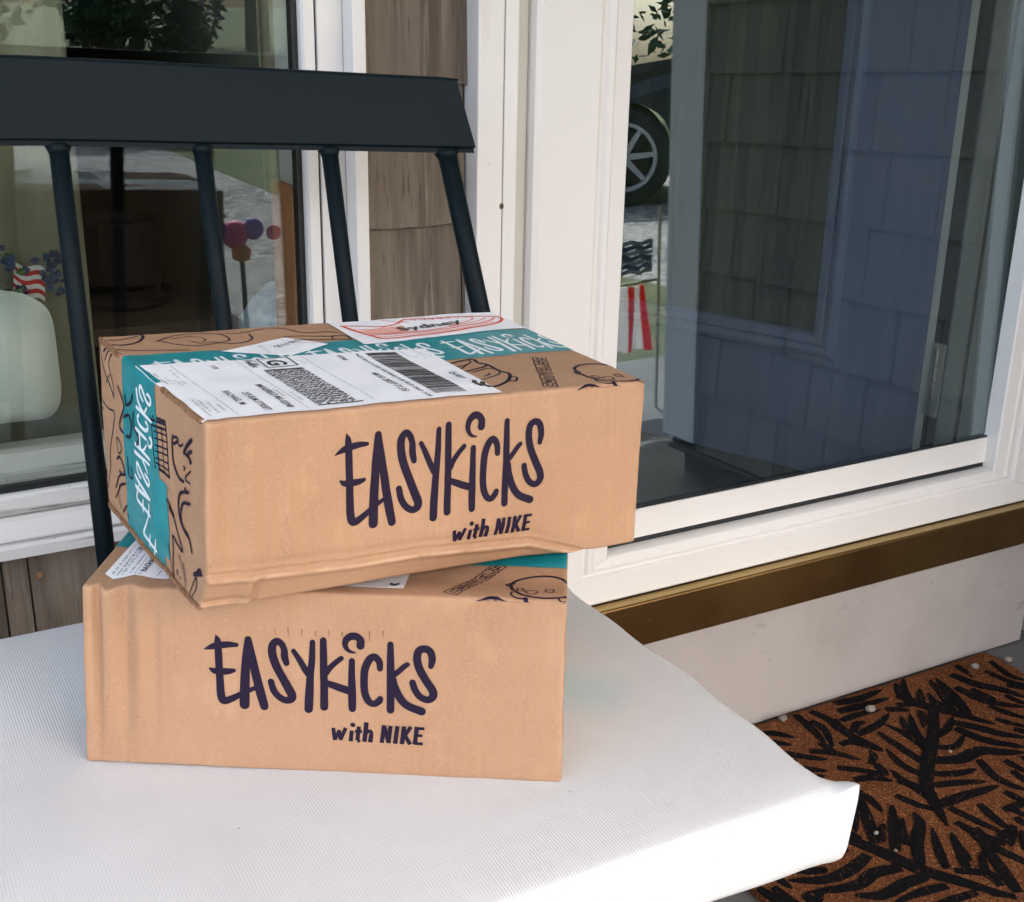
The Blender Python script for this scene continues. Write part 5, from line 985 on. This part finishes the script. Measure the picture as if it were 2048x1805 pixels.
tree('leaning_shrub', (2.86, -8.05, .98), .48, .05, 3200, .05, LEAF, 2, 'dark leaning shrub with pale blossom, mirrored beside the round one in the window', 'shrub', (.75, .75, 1.25))
for i, (x, y, hh, rr) in enumerate(((-9, -19, 4, 3.4), (-3.5, -21, 4.5, 3.6), (2, -22, 4.2, 3.5), (7.5, -20, 4.6, 3.6), (13, -17, 4.4, 3.4), (18, -12, 4.2, 3.2))):
    tr_ = tree('yard_tree', (x, y, hh), rr, .22, 6000, .15, LEAF2 if i % 2 else LEAF, 20 + i, 'tall leafy tree at the far end of the lawn, mirrored in the panes', 'tree'); tr_['label'] = ('leafy tree nearest the left end of the row beyond the lawn', 'second leafy tree from the left end of the row beyond the lawn', 'middle dark tree of the row beyond the lawn', 'pale green tree just right of the middle of the row beyond the lawn', 'second leafy tree from the right end of the row beyond the lawn', 'small leafy tree at the right end of the row, above the parked car')[i]; tr_['group'] = 'trees along the far edge of the yard'
# planter pot on a saucer
ppt = at(250, 606, 1.95); PX, PZ = ppt.x, ppt.z; wp = (at(338, 520, 1.95).x - at(160, 520, 1.95).x) / 2; hp = at(250, 436, 1.95).z - PZ
pot = tag(empty('planter_pot', (PX, 1.95, PZ)), 'charcoal planter pot on a saucer, dark behind the window glass', 'planter')
b = MB(); b.lathe([(wp * .80, .012), (wp * .86, hp * .3), (wp * .95, hp * .90), (wp, hp * .905), (wp, hp), (wp * .90, hp), (wp * .88, hp * .9), (.02, hp * .88)], (PX, 1.95, PZ), 40); b.build('pot', POT, pot)
b = MB(); b.lathe([(wp * .9, 0), (wp * 1.12, .008), (wp * 1.16, .020), (wp * 1.12, .020), (wp * 1.02, .010), (.02, .009)], (PX, 1.95, PZ), 40); b.build('saucer', POT, pot)
tb = tag(empty('side_table', (PX, 1.95, .06)), 'dim wooden table under the planter pot inside the window', 'table')
bx('table_top', BARK, tb, PX - .16, PX + .16, 1.80, 2.12, PZ - .025, PZ - .001)
for q in ((-1, -1), (-1, 1), (1, -1), (1, 1)): bx('leg', BARK, tb, PX + q[0] * .14 - .015, PX + q[0] * .14 + .015, 1.96 + q[1] * .14 - .015, 1.96 + q[1] * .14 + .015, .061, PZ - .0255)
# garden toy on a stake
toy = tag(empty('garden_toy', (1.29, -1.42, -.08)), 'pink and purple plastic pinwheel toy on a dark stake, mirrored in the window', 'toy')
T0 = Vector((1.275, -1.40, .316))
b = MB(); b.tube([(1.285, -1.41, -.08), (1.275, -1.40, .30)], .009, 8); b.build('stake', GASKET_GAP, toy)
for dx, dz, r_5, mt5 in ((-.085, .006, .040, PURPT), (-.018, -.012, .046, PINKT), (.046, .004, .036, PURPT), (.116, -.012, .026, PINKT)):
    bm = bmesh.new(); bmesh.ops.create_uvsphere(bm, u_segments=20, v_segments=12, radius=r_5)
    for v_ in bm.verts: v_.co = T0 + Vector((v_.co.x + dx, v_.co.y * .6, v_.co.z * 1.05 + dz))
    me = bpy.data.meshes.new('petal_cup'); bm.to_mesh(me); bm.free(); me.materials.append(mt5); o = bpy.data.objects.new('petal_cup', me); COL.objects.link(o); o.parent = toy; o.matrix_parent_inverse = Matrix.Translation(toy.location).inverted()
b = MB(); b.lathe([(.006, -.03), (.030, -.02), (.034, .01), (.018, .03)], T0 + Vector((.0, 0, -.075)), 16); b.build('hub', ORANT, toy, smooth=True)
# small garden flag at the outer corner
fl_ = tag(empty('garden_flag', (2.10, -.33, 0)), 'small red and white striped flag with blue top, mirrored at the storm door edge', 'flag')
fo = Vector((2.085, -.35, .375))
b = MB(); b.tube([(2.20, -.32, 0), (2.20, -.32, .61)], .005, 8); b.tube([(2.20, -.32, .395), (2.03, -.36, .375)], .0045, 8); b.build('pole', WOODP, fl_)
for i in range(9):
    b = MB(); vs = []
    for k in range(9):
        t_ = k / 8; z = fo.z - .19 * t_
        for q in (0, 1):
            x = fo.x - .06 + (i + q) * .0165 * (1 + .35 * t_) - .03 * t_; y = fo.y + .012 * math.sin((i + q) * 1.3 + t_ * 2); vs.append((x, y, z - .01 * abs(math.sin(i)) * t_))
        vs += [(vs[-2][0], vs[-2][1] + .002, vs[-2][2]), (vs[-1][0], vs[-1][1] + .002, vs[-1][2])]
    b.add(vs, [(4 * k, 4 * k + 1, 4 * k + 5, 4 * k + 4) for k in range(8)] + [(4 * k + 3, 4 * k + 2, 4 * k + 6, 4 * k + 7) for k in range(8)]); b.build('stripe', REDF if i % 3 == 2 else WHITEF, fl_, smooth=True)
for i in range(7):
    b = MB(); vs = []
    for k in range(15):
        x = fo.x - .05 + .16 * k / 14; z = fo.z + .036 + i * .014 + .004 * math.sin(k * 1.1 + i)
        for q in (0, .0138): vs += [(x, fo.y + .004 * math.sin(k * .9), z + q), (x, fo.y + .003 + .004 * math.sin(k * .9), z + q)]
    b.add(vs, [(4 * k + a_, 4 * k + c_, 4 * k + 4 + c_, 4 * k + 4 + a_) for k in range(14) for a_, c_ in ((0, 2), (2, 3), (3, 1), (1, 0))]); b.build('wavy_band', BLUEF if i % 2 else PALEB, fl_)
# parked car: the wheel shows in the sliver beside the corner board
car = tag(empty('parked_car', (6.0, -3.55, .131)), 'dark grey parked car with spoked alloy wheels, mirrored beside the storm door stile', 'car')
wc = Vector((4.807, -4.382, .448)); cx_ = Vector((7.07, 4.80, 0)).normalized(); cy_ = Vector((-cx_.y, cx_.x, 0)); G = .131 - .015
if cy_.dot(Vector((0, 1, 0))) < 0: cy_ = -cy_
def cp(u, v_, z): return Vector((wc.x, wc.y, 0)) + cx_ * u + cy_ * v_ + Vector((0, 0, G + z))
side = [(-.86, .22), (-.88, .55), (-.80, .70), (-.30, .86), (.45, .98), (1.0, 1.36), (2.35, 1.42), (3.0, 1.02), (3.45, .95), (3.52, .50), (3.48, .22)]
def arch(u0): return [(u0 + .37 * math.cos(a_), .32 + .37 * math.sin(a_)) for a_ in [math.pi * k / 10 for k in range(11)]]
low_e = [(3.04, .22)] + [(2.65 + p[0], p[1]) for p in arch(0)] + [(2.28, .22), (.37, .22)] + arch(0) + [(-.37, .22)]
poly = side + low_e
b = MB(); nn = len(poly); b.add([cp(u, .02 + (-.12 if z > 1.0 else 0), z) for u, z in poly] + [cp(u, -1.75 + (.12 if z > 1.0 else 0), z) for u, z in poly], [tuple(range(nn)), tuple(range(2 * nn - 1, nn - 1, -1))] + [(i, i + nn, (i + 1) % nn + nn, (i + 1) % nn) for i in range(nn)]); b.build('body', CARP, car)
b = MB(); b.add([cp(.60, -.085, 1.03), cp(1.06, -.115, 1.32), cp(1.60, -.12, 1.345), cp(1.62, -.09, 1.04), cp(.60, -.08, 1.03), cp(1.06, -.110, 1.32), cp(1.60, -.112, 1.345), cp(1.62, -.08, 1.04)], [(0, 1, 2, 3), (7, 6, 5, 4), (0, 4, 5, 1), (1, 5, 6, 2), (2, 6, 7, 3), (3, 7, 4, 0)]); b.build('side_window', CARG, car)
b = MB(); b.add([cp(1.68, -.09, 1.04), cp(1.68, -.115, 1.345), cp(2.28, -.12, 1.37), cp(2.82, -.085, 1.05), cp(1.68, -.08, 1.04), cp(1.68, -.107, 1.345), cp(2.28, -.11, 1.37), cp(2.82, -.078, 1.05)], [(0, 1, 2, 3), (7, 6, 5, 4), (0, 4, 5, 1), (1, 5, 6, 2), (2, 6, 7, 3), (3, 7, 4, 0)]); b.build('side_window', CARG, car)
b = MB(); b.add([cp(.50, -.20, .995), cp(.98, -.22, 1.345), cp(.98, -1.53, 1.345), cp(.50, -1.55, .995), cp(.49, -.2, .99), cp(.97, -.22, 1.34), cp(.97, -1.53, 1.34), cp(.49, -1.55, .99)], [(3, 2, 1, 0), (4, 5, 6, 7), (0, 1, 5, 4), (1, 2, 6, 5), (2, 3, 7, 6), (3, 0, 4, 7)]); b.build('windscreen', CARG, car)
def wheel(u0, v_, sgn):
    wl = MB(); seg = 40
    def ring(r, dv): return [cp(u0 + r * math.cos(2 * math.pi * k / seg), v_ + sgn * dv, .33 + r * math.sin(2 * math.pi * k / seg)) for k in range(seg)]
    prof_ = [(.225, -.01), (.30, .0), (.325, -.03), (.33, -.10), (.325, -.19), (.225, -.20)]
    vs = [p for r, dv in prof_ for p in ring(r, dv)]
    wl.add(vs, [(i * seg + k, i * seg + (k + 1) % seg, (i + 1) * seg + (k + 1) % seg, (i + 1) * seg + k) for i in range(len(prof_) - 1) for k in range(seg)]); o = wl.build('wheel', TYRE, car, smooth=True)
    r2 = MB(); prof_ = [(.228, -.008), (.222, .0), (.205, -.004), (.200, -.03), (.200, -.15)]
    vs = [p for r, dv in prof_ for p in ring(r, dv)]
    r2.add(vs, [(i * seg + k, i * seg + (k + 1) % seg, (i + 1) * seg + (k + 1) % seg, (i + 1) * seg + k) for i in range(len(prof_) - 1) for k in range(seg)])
    for k in range(7):
        a_ = 2 * math.pi * (k + .12) / 7; ca, sa = math.cos(a_), math.sin(a_)
        def pt(r, t_, dv): return cp(u0 + r * ca - t_ * sa, v_ + sgn * dv, .33 + r * sa + t_ * ca)
        r2.add([pt(.03, -.022, -.02), pt(.21, -.014, -.005), pt(.21, .014, -.005), pt(.03, .022, -.02), pt(.03, -.022, -.05), pt(.21, -.014, -.04), pt(.21, .014, -.04), pt(.03, .022, -.05)], [(0, 1, 2, 3), (7, 6, 5, 4), (0, 4, 5, 1), (1, 5, 6, 2), (2, 6, 7, 3), (3, 7, 4, 0)])
    vs = ring(.045, -.012); r2.add(vs, [tuple(range(seg))]); r2.build('rim', ALLOY, o)
    d_ = MB(); vs = ring(.2, -.12); d_.add(vs, [tuple(range(seg))]); d_.build('brake_disc', GASKET_GAP, o)
for u0 in (0, 2.65):
    wheel(u0, .02, 1); wheel(u0, -1.75, -1)
